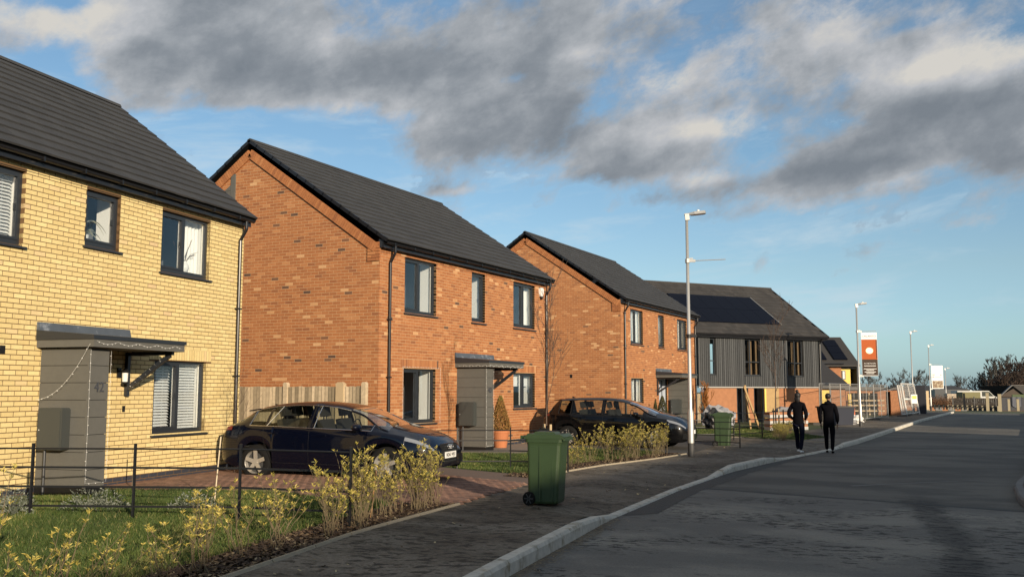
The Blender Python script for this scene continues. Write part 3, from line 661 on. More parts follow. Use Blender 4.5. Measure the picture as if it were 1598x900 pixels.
def brick_house(origin, rz, L, D, ez, rgz, wins, name, label, bm, mm, base, facing='near', ez2=None, ov=.24, n_b=300, n_t=300, corbel=True, soldier=(), far_gable=False, group=None, pipes=(.38,), doorop=None, front_only=False, extra_ops=(), dkf=.016, ltf=.03, md=-.003):
    h = empty(name, (origin[0], origin[1], 0), rz, label, 'house', group)
    ops = [w[:4] for w in wins]+([doorop] if doorop else [])+list(extra_ops)
    wt = ez          # wall top
    mo = MB(); sheet_with_holes(mo, (0, 0, 0), (0, 1, 0), (1, 0, 0), L, base-.4, wt, [tuple(o) for o in ops], md)
    W2 = 2*D; zr = rgz-.10; sl_ = (rgz-(ez+.10))/(D+ov); ga = lambda x: wt+0
    # gable sheets, mortar just behind the brick faces
    for y, s in ((-md, 1), (L+md, -1)):
        mo.quad((-.009, y, base-.4), (-W2+.009, y, base-.4), (-W2+.009, y, wt-.02), (-D, y, wt+sl_*D-.02), (-.009, y, wt-.02))
    mo.quad((-W2+.005, 0, base-.4), (-W2+.005, L, base-.4), (-W2+.005, L, wt), (-W2+.005, 0, wt))
    mo.build('wall', mm, h, fix=False)
    P = []
    def tone(): 
        q_ = random.random()
        return random.uniform(0, .09) if q_ < dkf else random.uniform(.90, .999) if q_ > 1-ltf else min(.88, max(.12, random.gauss(.5, .165)))
    dk = []
    sold = [(a, b, c, d) for (a, b, c, d) in soldier]
    for (a, b, z0, z1, deep) in wall_bricks(L, base-.3, wt, ops+sold, rng):
        dp = .11 if deep else .03; pr = 0.
        it = ((pr-dp/2, (a+b)/2, (z0+z1)/2), (dp, b-a, z1-z0), I3, tone())
        (dk if z1 < base+.17 else P).append(it)
    for (a, b, z0, z1) in soldier:
        n = int(round((b-a)/.075)); w = (b-a)/n
        for k in range(n): P.append(((-.015, a+(k+.5)*w, (z0+z1)/2), (.03, w-.01, z1-z0-.01), I3, tone()))
    if not front_only:
        def gb(z):
            x = W2 if z <= wt else W2-(z-wt)/sl_
            lo = 0 if z <= wt else (z-wt)/sl_
            hi = W2-lo
            lo = max(lo, .031)
            return (lo, hi) if hi-lo > .1 else None
        bd = .245/math.cos(math.atan(sl_)) if corbel else 0
        for (a, b, z0, z1, _) in wall_bricks(W2, base-.3, wt+sl_*D, [], rng, gable=lambda z: gb(z)):
            it = ((-(a+b)/2, .015, (z0+z1)/2), (b-a, .03, z1-z0), I3, tone()); (dk if z1 < base+.17 else P).append(it)
        if corbel:
            an = math.atan(sl_); ln = D/math.cos(an)-.25; n = int(ln/.075)
            for sgn in (1, -1):
                for k in range(n+3):
                    s = k*.075+.06; dn = -.11-.03
                    x = (0 if sgn > 0 else -W2)-sgn*(s*math.cos(an))-sgn*math.sin(an)*(-dn)*1
                    z = wt+s*math.sin(an)-math.cos(an)*(-dn)+.10
                    if (sgn > 0 and x < -D+.02) or (sgn < 0 and x > -D-.02): continue
                    c, s_ = math.cos(an), math.sin(an)
                    Rm = np.array([(-sgn*c, 0, sgn*s_), (0, 1, 0), (s_, 0, c)])
                    P.append(((x, -.016, z), (.066, .06, .215), Rm, min(.8, max(.2, random.gauss(.5, .13)))))
                # kneeler: five courses proud at each eave corner
                for c_ in range(6):
                    zz = wt-.30+c_*.075; x0, x1 = (0, .34) if True else (0, 0)
                    for (a, b) in ([(0, .215), (.225, .34)] if c_ % 2 else [(0, .105), (.115, .34)]):
                        xa, xb = (.003-a*1.0 if a == 0 else -a, -b) if sgn > 0 else (-W2+a, -W2+b)
                        P.append((((xa+xb)/2, -.010, zz+.0325), (abs(xb-xa), .05, .065), I3, tone()))
    pieces(h, 'brick', bm, P, n_b, 'brickwork')
    pieces(h, 'engineering_brick', EB, dk, 60, 'brick_plinth')
    # thin dark strip under the top course
    MB().box(-.012, .003, .02, L-.02, wt-.087, wt-.078).build('dark_bed_line', TRIM, h)
    # fascia and soffit
    MB().box(-.02, ov-.125, -.03, L+.03, wt+.005, wt+.20).build('fascia', GREY, h)
    MB().box(ov-.13, ov-.11, -.045, L+.045, wt-.005, wt+.16).build('fascia_board', GUT, h)
    gutter(h, L, ov-.108, wt+.125, pipes=pipes, base=base)
    roof(h, L, D, wt+.17, rgz, None, over=ov, m=TILE, n_ind=n_t)
    for w in wins: window(h, *w[:4], **w[4])
    return h
def porch(h, y0, y1, out, zb, zt, cy0, cy1, cout, meter='near', number=None, mirror=False, upl=None, lights=True, base=.2):
    """clad pier from y0..y1, projecting 'out'; flat canopy cy0..cy1"""
    n = 8; hh = (zt-zb)/n
    pier = MB().box(.002, out-.018, y0+.018, y1-.018, zb-.2, zt).build('porch_pier', TRIM, h)
    for k in range(n):
        z0, z1 = zb+k*hh+.004, zb+(k+1)*hh-.004
        MB().box(.0, out-.03, y0-.001, y0+.017, z0, z1).build('cladding_board', CLAD, pier)
        MB().box(out-.017, out, y0+.03, y1-.0, z0, z1).build('cladding_board', CLAD, pier)
        MB().box(.0, out-.03, y1-.017, y1+.001, z0, z1).build('cladding_board', CLAD, pier)
    MB().box(out-.03, out+.004, y0-.006, y0+.03, zb-.02, zt).build('corner_trim', CLAD, pier)
    MB().box(.0, out+.012, y0-.012, y1+.012, zb-.17, zb-.005).build('base_flashing', TRIM, pier)
    cz = zt+.03
    can = MB().prism([(0., cz), (cout, cz), (cout, cz+.135), (0., cz+.235)], 'y', cy0+.02, cy1-.02).build('canopy', CLAD, h)
    MB().box(cout-.0, cout+.018, cy0, cy1, cz-.015, cz+.10).build('canopy_board', CLAD, can)
    MB().box(0, cout, cy0-.0, cy0+.018, cz-.015, cz+.10).build('canopy_board', CLAD, can)
    MB().box(0, cout, cy1-.018, cy1, cz-.015, cz+.10).build('canopy_board', CLAD, can)
    MB().prism([(0., cz+.10), (cout+.035, cz+.10), (cout+.035, cz+.16), (0., cz+.25)], 'y', cy0-.02, cy1+.03).build('canopy_edge', GREY, can)
    ua, ub = upl if upl else (cy0-.01, cy0+(cy1-cy0)*.98)
    MB().prism([(0.002, cz+.25), (.06, cz+.245), (.03, cz+.37), (.002, cz+.37)], 'y', ua, ub).build('flashing', LEAD, can)
    ys = cy1-.14 if not mirror else cy0+.14
    br = MB().box(.002, .06, ys-.035, ys+.035, cz-.75, cz-.02).box(.0, cout-.1, ys-.03, ys+.03, cz-.07, cz-.017)
    br.bar((.05, ys, cz-.62), (cout-.16, ys, cz-.07), .06, .07).build('gallows_bracket', GREY, can)
    my0 = y0-.175
    if meter:
        mbx = MB().prism([(.16, zb+.55), (.60, zb+.55), (.60, zb+1.13), (.575, zb+1.16), (.185, zb+1.16), (.16, zb+1.13)], 'y', y0-.17, y0-.002).build('meter_box', mat('meter_box_grey', (.045, .05, .048), .55), h)
        MB().box(.185, .575, y0-.178, y0-.169, zb+.575, zb+1.12).build('meter_door', mat('meter_box_grey', (), 0), mbx)
        MB().box(.195, .205, y0-.183, y0-.177, zb+.83, zb+.845).build('meter_lock', PLASW, mbx)
        MB().tube([(.24, y0-.09, zb-.1), (.24, y0-.09, zb+.56)], .022, 10).build('meter_pipe', GREY, mbx)
    if number:
        text(number, .21, mat('pewter_numerals', (.075, .078, .09), .4, metal=.3), h, (out+.006, (y0+y1)/2+.01, zb+1.46), (R(90), 0, R(90)), 'house_number', .006)
    return can
def string_lights(name, label, pts, parent=None, cat='string lights', drop=0., seed=0, group=None):
    q = MB(); b = MB(); rr = random.Random(seed)
    P = [Vector(p) for p in pts]; q.tube(P, .0016, 4)
    for a, c in zip(P, P[1:]):
        n = max(1, int((c-a).length/.09))
        for i in range(n):
            p = a+(c-a)*((i+.5)/n)+Vector((rr.uniform(-.008, .012), rr.uniform(-.008, .008), -.008)); s = .0048
            b.box(p.x-s, p.x+s, p.y-s, p.y+s, p.z-s, p.z+s)
            if drop and rr.random() < .6: q.tube([p, p-Vector((0, 0, drop*rr.uniform(.3, 1)))], .002, 3)
    e = q.build('string_lights', PLASW, **dict(label=label, cat=cat, group=group)); b.build('bulbs', PLASW, e)['kind'] = 'stuff'
    return e
# ---- the yellow brick house (nearest). local frame: y=0 is its FAR corner minus L, so shift: near corner at y=0, far corner y=L
A1 = 9.3; L1_ = 9.3; d1 = (-math.sin(R(A1)), math.cos(R(A1)))
O1 = (-13.74-d1[0]*L1_, 14.82-d1[1]*L1_)
s1 = lambda s: L1_+s
wY = [(s1(-7.15), s1(-5.71), 3.88, 5.0, dict(style='blind', leaf=(1,))),
      (s1(-4.46), s1(-3.66), 4.08, 5.0, dict(mull=(), style='plain', leaf=(0,))),
      (s1(-2.58), s1(-1.14), 3.88, 5.0, dict(style='curtain_right', leaf=(0,))),
      (s1(-2.64), s1(-1.12), .98, 2.29, dict(style='blind', leaf=(0,)))]
BH, BL = .0625, .2115
H1 = brick_house(O1, R(A1), L1_, 3.35, 5.10, 7.98, wY, 'yellow_brick_house', 'nearest house, yellow brick with dark tiled roof and number 42 on its porch', YB, YM, .18, soldier=[(s1(-2.78), s1(-.98), 2.30, 2.515)], pipes=(s1(-.2),), doorop=(s1(-4.80), s1(-3.86), .2, 2.33), n_b=300, dkf=.0, ltf=.04, md=-.003)
BH, BL = .0635, .2135
porch(H1, s1(-5.24), s1(-4.83), .90, .34, 2.38, s1(-5.34), s1(-3.22), 1.03, number='42', upl=(s1(-5.36), s1(-3.34)))
def door(h, y0, y1, z0, z1, m=None, glaz=False):
    d = MB().box(-.10, -.05, y0, y0+.06, z0, z1).box(-.10, -.05, y1-.06, y1, z0, z1).box(-.10, -.05, y0+.06, y1-.06, z1-.06, z1).box(-.12, -.0, y0, y1, z0-.06, z0+.02).build('front_door', GREY, h)
    MB().box(-.095, -.06, y0+.06, y1-.06, z0+.02, z1-.06).build('door_leaf', m or GREY, d)
    MB().tube([(-.06, y1-.16, z0+.98), (-.02, y1-.16, z0+.98), (-.02, y1-.28, z0+.98)], .01, 8).build('handle', CHR, d)
    return d
door(H1, s1(-4.80), s1(-3.86), .24, 2.33)
# wall lantern, door bell and vents on the yellow house
def lantern(h, y, z):
    l = MB().box(0.001, .03, y-.04, y+.04, z-.06, z+.10).bar((.02, y, z+.06), (.13, y, z+.02), .02, .02).build('wall_lantern', BLACK, h)
    MB().lathe([(.0, z+.10), (.02, z+.09), (.065, z+.03), (.06, z+.02)], (.14, y, 0)).lathe([(.05, z-.16), (.055, z-.14), (.05, z-.13), (0, z-.13)], (.14, y, 0)).build('lantern_cap', BLACK, l)
    MB().lathe([(.045, z-.13), (.05, z+.02)], (.14, y, 0), n=16).build('lantern_glass', mat('frosted_glass', (.75, .75, .72), .15), l, smooth=True)
lantern(H1, s1(-3.55), 2.03)
MB().box(0, .02, s1(-3.42), s1(-3.37), 1.40, 1.5).build('door_bell', BLACK, H1)
MB().box(-.004, .004, s1(-6.02), s1(-5.92), 2.28, 2.40).build('air_vent', BLACK, H1)
# plant and vase inside the windows of the yellow house
def spiky(h, y, z, x, s, seed, m, name='pot_plant', label=None, up=1.):
    r = random.Random(seed); e = empty(name, (x, y, z), 0, label, 'plant'); e.parent = None
    Mx = h.matrix_basis; e.location = Mx @ Vector((x, y, z))
    MB().lathe([(.05*s, 0), (.07*s, .12*s), (.06*s, .12*s), (0, .10*s)], n=14).build('pot', PLASW, e)
    q = MB()
    for k in range(26):
        a = r.uniform(0, 2*PI); L = r.uniform(.25, .5)*s; up_ = r.uniform(.2, 1.1)*up; P = []
        for t in np.linspace(0, 1, 6): P.append((math.cos(a)*L*t*.8, math.sin(a)*L*t*.8, (.12+.22*(1 if k % 2 else .1))*s+L*(up_*t-1.0*t*t)))
        q.tube(P, [.010*s, .012*s, .011*s, .009*s, .006*s, .002*s], 3, r.random())
    q.build('leaves', m, e)
spiky(H1, s1(-4.2), 4.18, -.24, .95, 3, LEAFB, label='spiky house plant in a white pot behind the small upstairs window of the yellow house')
q = empty('vase', H1.matrix_basis @ Vector((-.26, s1(-1.55), 3.99)), 0, 'white vase of bare twigs behind the right upstairs window of the yellow house', 'vase')
MB().lathe([(.04, 0), (.085, .07), (.07, .15), (.03, .19), (.035, .21)], n=16).build('pot', PLASW, q, smooth=True)
tw = MB(); r_ = random.Random(4)
for k in range(9):
    a = r_.uniform(0, 6.28); l = r_.uniform(.25, .5); tw.tube([(0, 0, .18), (math.cos(a)*l*.3, math.sin(a)*l*.3, .18+l*.45), (math.cos(a)*l*.6, math.sin(a)*l*.6+.05, .2+l*r_.uniform(.4, 1))], .004, 3)
tw.build('twigs', BARK, q)
# ---- the two red brick houses
def redwins(kind):
    if kind == 2:
        return [(1.06, 2.52, 3.64, 4.99, dict(leaf=(0,), style='plain')), (4.38, 5.14, 3.62, 4.99, dict(mull=(), leaf=(0,), style='plain')), (6.90, 8.36, 3.62, 4.99, dict(leaf=(0, 1), style='curtain_right')),
                (1.05, 2.52, .96, 2.29, dict(leaf=(0,), style='plain')), (6.90, 8.36, 1.24, 2.28, dict(leaf=(1,), style='roller'))]
    return [(1.06, 2.52, 3.58, 4.96, dict(style='net', leaf=(0,))), (4.48, 5.26, 3.58, 4.96, dict(mull=(), leaf=(0,), style='net')), (7.15, 8.6, 3.58, 4.96, dict(style='net', leaf=(1,))),
            (1.06, 2.50, 1.22, 2.24, dict(style='net'))]
H2 = brick_house((-12.8, 18.33), 0, 9.3, 4.05, 5.08, 8.12, redwins(2), 'red_brick_house', 'middle red brick house with a clad porch numbered 40 and a white alarm box', RB, RM, .2, soldier=[(.92, 2.66, 2.30, 2.515), (6.76, 8.5, 2.29, 2.505)], pipes=(.36, 9.12), doorop=(4.1, 5.05, .2, 2.35))
porch(H2, 3.60, 4.0, .87, .30, 2.35, 3.50, 5.52, 1.0, number='40', upl=(3.47, 5.6)); door(H2, 4.1, 5.05, .24, 2.35)
H3 = brick_house((-12.8, 34.3), 0, 10.0, 4.05, 5.08, 8.12, redwins(3), 'red_brick_house', 'farther red brick house behind the street lamp with its porch on the right', RB, RM, .15, soldier=[(.92, 2.64, 2.25, 2.465)], pipes=(.3, 9.8), doorop=(4.45, 5.55, .2, 2.33), n_b=0, n_t=0)
porch(H3, 5.70, 6.1, .9, .24, 2.28, 4.05, 6.3, 1.1, mirror=True, upl=(4.05, 6.1))
d3 = door(H3, 4.45, 5.55, .2, 2.33, m=mat('pale_blue_door', (.45, .50, .58), .4))
MB().box(-.06, -.04, 4.95, 5.0, .3, 2.2).build('door_trim', GREY, d3)
# vertical cladding at the rear end of the middle house's gable
q = MB().box(-4.66, -4.52, -.035, .0, 3.0, 7.30)
q.build('cladding_trim', CLAD, H2)
for k in range(12):
    z = 4.9+k*.22; x1 = -4.67; xa = max(-8.05, -8.1+(z-5.08+.40)/.685); xb = max(-8.05, -8.1+(z+.212-5.08+.40)/.685)
    if xa < x1-.02: MB().prism([(xa, z), (x1, z), (x1, z+.212), (min(xb, x1-.004), z+.212)] if xb < x1 else [(xa, z), (x1, z), (x1, z+(x1-xa)*.685)], 'y', -.028, -.002).build('cladding_board', CLAD, H2)
# alarm box
al = MB(); al.v = []; al.prism([(8.64, 4.92), (8.70, 4.97), (8.84, 4.97), (8.90, 4.92), (8.86, 4.76), (8.77, 4.62), (8.68, 4.76)], 'x', .001, .07)
al.build('alarm_box', PLASW, H2); MB().prism([(8.70, 4.70), (8.84, 4.70), (8.77, 4.60)], 'x', .002, .075).build('alarm_strobe', TRIM, H2)
MB().box(-.8, -.0, 0, 0, 0, 0) if False else None
MB().box(-2.13, -2.03, -.006, .01, 2.25, 2.38).build('air_vent', BLACK, H3)
# ---- string lights of the two porches
def HW(h, p): return tuple(h.matrix_basis @ Vector(p))
cz = 2.41
a_, b_ = s1(-5.34), s1(-3.22)
string_lights('string_lights', 'fairy lights looped along the canopy edge of the number 42 porch', [HW(H1, (1.06, a_+.05+i*(b_-a_-.15)/22, cz+.075-.045*abs(math.sin(i*.62)))) for i in range(23)], seed=1)
string_lights('string_lights', 'fairy light cable sagging from the number 42 porch corner to the yellow wall', [HW(H1, (.05+.95*t, a_-.02*1-.0, 1.62+.82*t*t+.0)) for t in np.linspace(0, 1, 12)], seed=2)
string_lights('string_lights', 'fairy lights running down the two front edges of the number 42 porch pier', [HW(H1, (.925, s1(-5.25), 2.36-1.95*t)) for t in np.linspace(0, 1, 16)]+[HW(H1, (.925, s1(-5.25)+.42*t, .40)) for t in (.3, .7)]+[HW(H1, (.925, s1(-4.82), .4+1.95*t)) for t in np.linspace(0, 1, 16)], seed=3)
string_lights('string_lights', 'fairy lights wound round the bracket of the number 42 porch', [HW(H1, (.08+.72*t, b_-.14+.05*math.cos(i*1.9), 1.80+.52*t+.05*math.sin(i*1.9))) for i, t in enumerate(np.linspace(0, 1, 26))], seed=4)
string_lights('string_lights', 'fairy lights along the canopy and down the pier of the number 40 porch', [HW(H2, (.1+.9*t, 3.48, 2.40+.02*math.sin(t*30))) for t in np.linspace(0, 1, 10)]+[HW(H2, (1.03, 3.5+2*t, 2.40+.02*math.sin(t*40))) for t in np.linspace(0, 1, 24)], drop=.04, seed=5)
string_lights('string_lights', 'fairy lights hanging down the pier corners of the number 40 porch', [HW(H2, (.89, 3.6, 2.33-2.0*t)) for t in np.linspace(0, 1, 14)]+[HW(H2, (.89, 4.0, .33+2.0*t)) for t in np.linspace(0, 1, 14)], seed=6)
string_lights('string_lights', 'fairy light wire framing the ground floor window of the number 40 house', [HW(H2, (.02, 1.0, 1.0+1.33*t)) for t in np.linspace(0, 1, 8)]+[HW(H2, (.02, 1.0+1.7*t, 2.33)) for t in np.linspace(0, 1, 8)]+[HW(H2, (.02, 2.72, 2.33-1.4*t)) for t in np.linspace(0, 1, 8)], seed=7)
# ================================================================ ESTATE RAILINGS
def railing(label, posts, heights, z0s, hidden=()):
    P = [Vector((x, y, z)) for (x, y), z in zip(posts, z0s)]
    e = empty('metal_railing', tuple(P[0]), 0, label, 'railing', 'black estate railings'); O = P[0]
    for i, (p, h) in enumerate(zip(P, heights)):
        q = p-O; w = .022; a = math.atan2((P[min(i+1, len(P)-1)]-P[max(i-1, 0)]).y, (P[min(i+1, len(P)-1)]-P[max(i-1, 0)]).x)
        M = Matrix.Translation(q) @ Matrix.Rotation(a, 4, 'Z')
        MB().box(-.011, .011, -.022, .022, -.25, h, M=M).box(-.013, .013, -.024, .024, h, h+.008, M=M).build('post', BLACK, e)
    for k in range(4):
        q = MB()
        for i in range(len(P)-1):
            a = P[i]-O; b = P[i+1]-O; fa = [.94, .70, .455, .21][k]
            if k == 0: q.tube([a+Vector((0, 0, heights[i]*fa)), b+Vector((0, 0, heights[i+1]*fa))], .011, 8)
            else: q.bar(a+Vector((0, 0, heights[i]*fa)), b+Vector((0, 0, heights[i+1]*fa)), .008, .026)
        q.build('rail', BLACK, e)
    return e
railing('black horizontal railing on the lawn in front of the yellow house', [(-12.3, 7.7), (-11.04, 8.22), (-9.80, 8.74), (-8.55, 9.28), (-7.13, 9.66)], [.98, .98, .98, .98, .98], [.10]*4+[.08])
railing('black railing on the lawn of the red brick house with the clad porch 40', [(-10.95, 16.75), (-10.17, 17.45), (-9.2, 18.0), (-7.98, 18.2)], [.87]*4, [.11]*4)
def px(x, y, z=.1):      # a surveyed point: pixel of the photograph dropped onto height z
    w, q = R(YAW), R(PITCH); f = np.array([-math.sin(w)*math.cos(q), math.cos(w)*math.cos(q), math.sin(q)]); r = np.array([math.cos(w), math.sin(w), 0]); u = np.cross(r, f)
    d = f*1490+r*(x-799)-u*(y-450); t = (z-CAMH)/d[2]; return float(d[0]*t), float(d[1]*t)
railing('short black railing beside the green bin on the corner by the lamp post', [(-8.3, 28.4), (-6.85, 28.1)], [.80]*2, [.08]*2)
railing('far black railing along the corner lawn in front of the timber clad house', [(-9.9, 31.3), (-8.1, 32.4), (-7.5, 34.0), (-7.2, 36.2), (-7.0, 38.5)], [.95]*5, [.1]*5)
# ================================================================ WHEELIE BINS
def bin_(loc, rz, label, lid=0.):
    e = empty('wheelie_bin', loc, rz, label, 'bin', 'green wheelie bins')
    # body: tapered shell, front faces -y ; x across
    def ring(z, hw, y0, y1, c=.05):
        r = []
        for (sx, sy) in ((-1, -1), (1, -1), (1, 1), (-1, 1)):
            cx = sx*(hw-c); cy = (y0+c) if sy < 0 else (y1-c)
            a0 = {(-1, -1): PI, (1, -1): 1.5*PI, (1, 1): 0, (-1, 1): .5*PI}[(sx, sy)]
            for k in range(4): a = a0+k*PI/6; r.append((cx+c*math.cos(a), cy+c*math.sin(a), z))
        return r
    R_ = [ring(.03, .245, -.235, .25), ring(.06, .255, -.245, .255), ring(.45, .266, -.268, .255), ring(.86, .278, -.30, .26), ring(.90, .283, -.31, .265), ring(.905, .298, -.33, .285), ring(.955, .30, -.335, .29)]
    q = MB(); n = 16
    for r in R_: q.v += r
    for i in range(len(R_)-1):
        for k in range(n): a = i*n+k; b = i*n+(k+1) % n; q.f.append((a, b, b+n, a+n)); q.t.append(.5)
    q.f.append(tuple(range(n))[::-1]); q.t.append(.5)
    # ribs and seam pressed into the sides
    for sx in (-1, 1):
        q.prism([(-.17, .06), (-.14, .06), (-.16, .86), (-.19, .86)], 'x', sx*.235, sx*.272)
        q.prism([(.03, .06), (.052, .06), (.052, .86), (.03, .86)], 'x', sx*.235, sx*.284)
    body = q.build('body', BING, e)
    L = MB(); L.box(-.308, .308, -.35, .30, .955, .985).prism([(-.37, .985), (.29, .985), (.24, 1.03), (-.30, 1.025)], 'x', -.30, .30).prism([(-.20, 1.027), (.18, 1.03), (.14, 1.055), (-.16, 1.05)], 'x', -.17, .17)
    L.box(-.29, .29, -.375, -.345, .93, .972)
    lid_ = L.build('lid', BING, e); MB().box(-.17, .17, .285, .345, .955, 1.0).tube([(-.25, .36, .98), (.25, .36, .98)], .018, 8).box(-.27, -.22, .28, .37, .95, 1.0).box(.22, .27, .28, .37, .95, 1.0).build('handle', BING, e)
    MB().box(-.09, .09, -.30, -.25, 1.026, 1.034).build('lid_recess', TRIM, lid_)
    for sx in (-1, 1):
        x = sx*.275
        w = MB().lathe([(.0, -.022), (.085, -.025), (.1, -.02), (.1, .02), (.085, .025), (0, .022)], (x, .225, .10), 'x', 24).build('wheel', RUB, e)
        h = MB().lathe([(.0, -.03), (.03, -.03), (.03, .03), (0, .03)], (x, .225, .10), 'x', 12)
        for k in range(6): a = k*PI/3; h.bar((x+sx*.024, .225, .10), (x+sx*.024, .225+.075*math.cos(a), .10+.075*math.sin(a)), .012, .016)
        h.build('hub', GALVD, w)
    MB().tube([(-.27, .225, .1), (.27, .225, .1)], .012, 8).build('axle', GALVD, e)
    e.scale = (.90, .90, 1)
    return e
bin_((-6.02, 12.95, .10), R(100), 'green wheelie bin standing at the footway edge beside the block paved drive')
bin_((*px(1128, 697, .05), .05), R(100), 'green wheelie bin with bags behind it, on the corner beyond the lamp post')
# ================================================================ CARS
def interp(x, T): return float(np.interp(x, [t[0] for t in T], [t[1] for t in T]))
def smooth(x, T, w=.05): return (interp(x-w, T)+2*interp(x, T)+interp(x+w, T))/4
def car(name, label, rear_wheel, heading, z0, p, paint, trimm, badge=None, plate=None):
    """rear_wheel: world xy of the near side rear wheel outer face; heading: direction of travel"""
    e = empty(name, (rear_wheel[0], rear_wheel[1], z0), heading, label, 'car', 'cars on the drives')
    # local x forward; the near side (right of the car, towards -y) face at y=0
    Wd = p['w']/2; OX, OY = -p['rear'], Wd-.03
    base = empty('body_frame', (OX, OY, 0), parent=e)
    Lc = p['L']; xw = (p['rear'], p['rear']+p['wb']); ra = p['ra']
    xs = set(np.round(np.concatenate([np.arange(0, Lc, .07), [Lc], [.015, .04, Lc-.015, Lc-.04], *[w+ra*np.cos(np.linspace(0, PI, 17)) for w in xw], p['cuts']]), 4)); xs = sorted(x for x in xs if 0 <= x <= Lc)
    ys = [x for i, x in enumerate(xs) if i == 0 or x-xs[i-1] > .006 or x in p['cuts']]; xs = ys
    def sec(x):
        zt = smooth(x, p['top'], .06); zb = smooth(x, p['belt'], .08); zl = interp(x, p['low']); ew = smooth(x, p['plan'], .06)
        for w in xw:
            d = abs(x-w)
            if d < ra: zl = max(zl, p['wr']+.012+math.sqrt(ra*ra-d*d))
        zt = max(zt, zb+.01); gh = min(1, max(0, (zt-zb-.06)/.28)); gh = gh*gh*(3-2*gh)
        W = Wd*ew; yb = W-.055; yr = (W*.94-.055)*(1-gh)+(p['roofw'])*gh
        H = zb-zl; f = (0, .14, .40, .66, .90, 1.); off = (-.055, -.02, -.004, -.0, -.02, -.055)
        r = [(W+off[i], zl+f[i]*H) for i in range(6)]
        zr = zb+(zt-zb)*(.12*(1-gh)+.84*gh) if True else 0
        r.append((yb+(yr-yb)*.45, zb+(zr-zb)*.5)); r.append((yr, zr))
        r.append((yr-.10*(1+.6*(1-gh)), zr+(zt-zr)*(.62+.1*gh))); r.append((yr*.48, zt-(zt-zb)*.012*(1+2*(1-gh)))); r.append((0, zt)); return r
    SEC = [sec(x) for x in xs]; nr = 11; NX = len(xs)
    def cls(xm, j):
        if j in (5, 6):
            for a, b in p['side']:
                if a < xm < b: return 'glass'
        if 7 <= j <= 9 and p['ws'][0] < xm < p['ws'][1]: return 'screen'
        if 7 <= j <= 9 and p['rw'][0] < xm < p['rw'][1]: return 'rear'
        return 'body'
    def emit(q, i, j, s, d=0.):
        def pt(a, b):
            y, z = SEC[a][b]; return (xs[a], s*(y+(d if b < 6 else 0)), z+(d if b > 7 else 0))
        c = [pt(i, j), pt(i+1, j), pt(i+1, j+1), pt(i, j+1)]
        q.quad(*c)
    out = {k: MB() for k in ('body', 'screen', 'rear', 'head-1', 'head1', 'tail-1', 'tail1', *['glass%d%d' % (s, n) for s in (-1, 1) for n in range(len(p['side']))])}
    for i in range(NX-1):
        xm = (xs[i]+xs[i+1])/2
        for j in range(nr-1):
            k = cls(xm, j)
            for s in (-1, 1): emit(out[k if k != 'glass' else 'glass%d%d' % (s, [n for n, (a, b) in enumerate(p['side']) if a < xm < b][0])], i, j, s)
            for (kk, (a, b), js) in (('head', p['head'], (4,)), ('tail', p['tail'], (4,))):
                if a < xm < b and j in js:
                    for s in (-1, 1): emit(out[kk+str(s)], i, j, s, .006)
    for i, sgn in ((0, -1), (NX-1, 1)):
        for j in range(nr-1):
            a, b = SEC[i][j], SEC[i][j+1]
            out['body'].quad((xs[i], -a[0], a[1]), (xs[i], a[0], a[1]), (xs[i], b[0], b[1]), (xs[i], -b[0], b[1]))
    def fin(k, nm, m, par):
        if not out[k].v: return None
        o = out[k].build(nm, m, par, smooth=False); bm = bmesh.new(); bm.from_mesh(o.data); bmesh.ops.remove_doubles(bm, verts=bm.verts, dist=.0006); bmesh.ops.recalc_face_normals(bm, faces=bm.faces)
        for f in bm.faces: f.smooth = True
        for ed in bm.edges:
            if len(ed.link_faces) == 2 and ed.calc_face_angle(0) > R(38): ed.smooth = False
        bm.to_mesh(o.data); bm.free(); return o
    body = fin('body', 'body', paint, e); body.location = (OX, OY, 0)
    bpy.data.objects.remove(base); B = body
    for k, nm, m in [(k, 'side_window', CGLASS) for k in out if k.startswith('glass')]+[('screen', 'windscreen', SGLASS), ('rear', 'rear_window', CGLASS), ('head-1', 'headlight', HLT), ('head1', 'headlight', HLT), ('tail-1', 'tail_light', RED), ('tail1', 'tail_light', RED)]:
        o = fin(k, nm, m, e)
        if o: o.location = (OX, OY, 0)
    def add(q, nm, m, par=e, sm=False):
        o = q.build(nm, m, par, smooth=sm); o.location = (OX, OY, 0) if par == e else (0, 0, 0); return o
    at = lambda x: sec(x)
    # floor pan, interior
    add(MB().box(.25, Lc-.35, -.58, .58, .22, .58), 'underbody', TRIM)
    q = MB(); q.box(2.55 if 'dash' not in p else p['dash'], p['dash']+.45, -.66, .66, .62, .93); add(q, 'dashboard', TRIM)
    for x, ws_ in ((p['seats'][0], (-.36, .36)), (p['seats'][1], (-.42, 0, .42))):
        for y in ws_:
            s = MB(); s.prism([(x-.08, .45), (x+.38, .50), (x+.36, .62), (x+.02, .60), (x-.14, 1.10), (x-.24, 1.08)], 'y', y-.23, y+.23)
            s.prism([(x-.22, 1.14), (x-.13, 1.16), (x-.17, 1.33), (x-.25, 1.31)], 'y', y-.13, y+.13).box(x-.2, x-.18, y-.06, y-.05, 1.06, 1.16).box(x-.2, x-.18, y+.05, y+.06, 1.06, 1.16)
            add(s, 'seat', SEAT)
    add(MB().lathe([(.17, -.012), (.185, 0), (.17, .012)], (p['dash']-.12, -.36, .93), 'x', 20), 'steering_wheel', TRIM)
    # window trim
    a, b = p['side'][0][0], p['side'][-1][1]; X = [x for x in xs if a-.03 <= x <= b+.03]
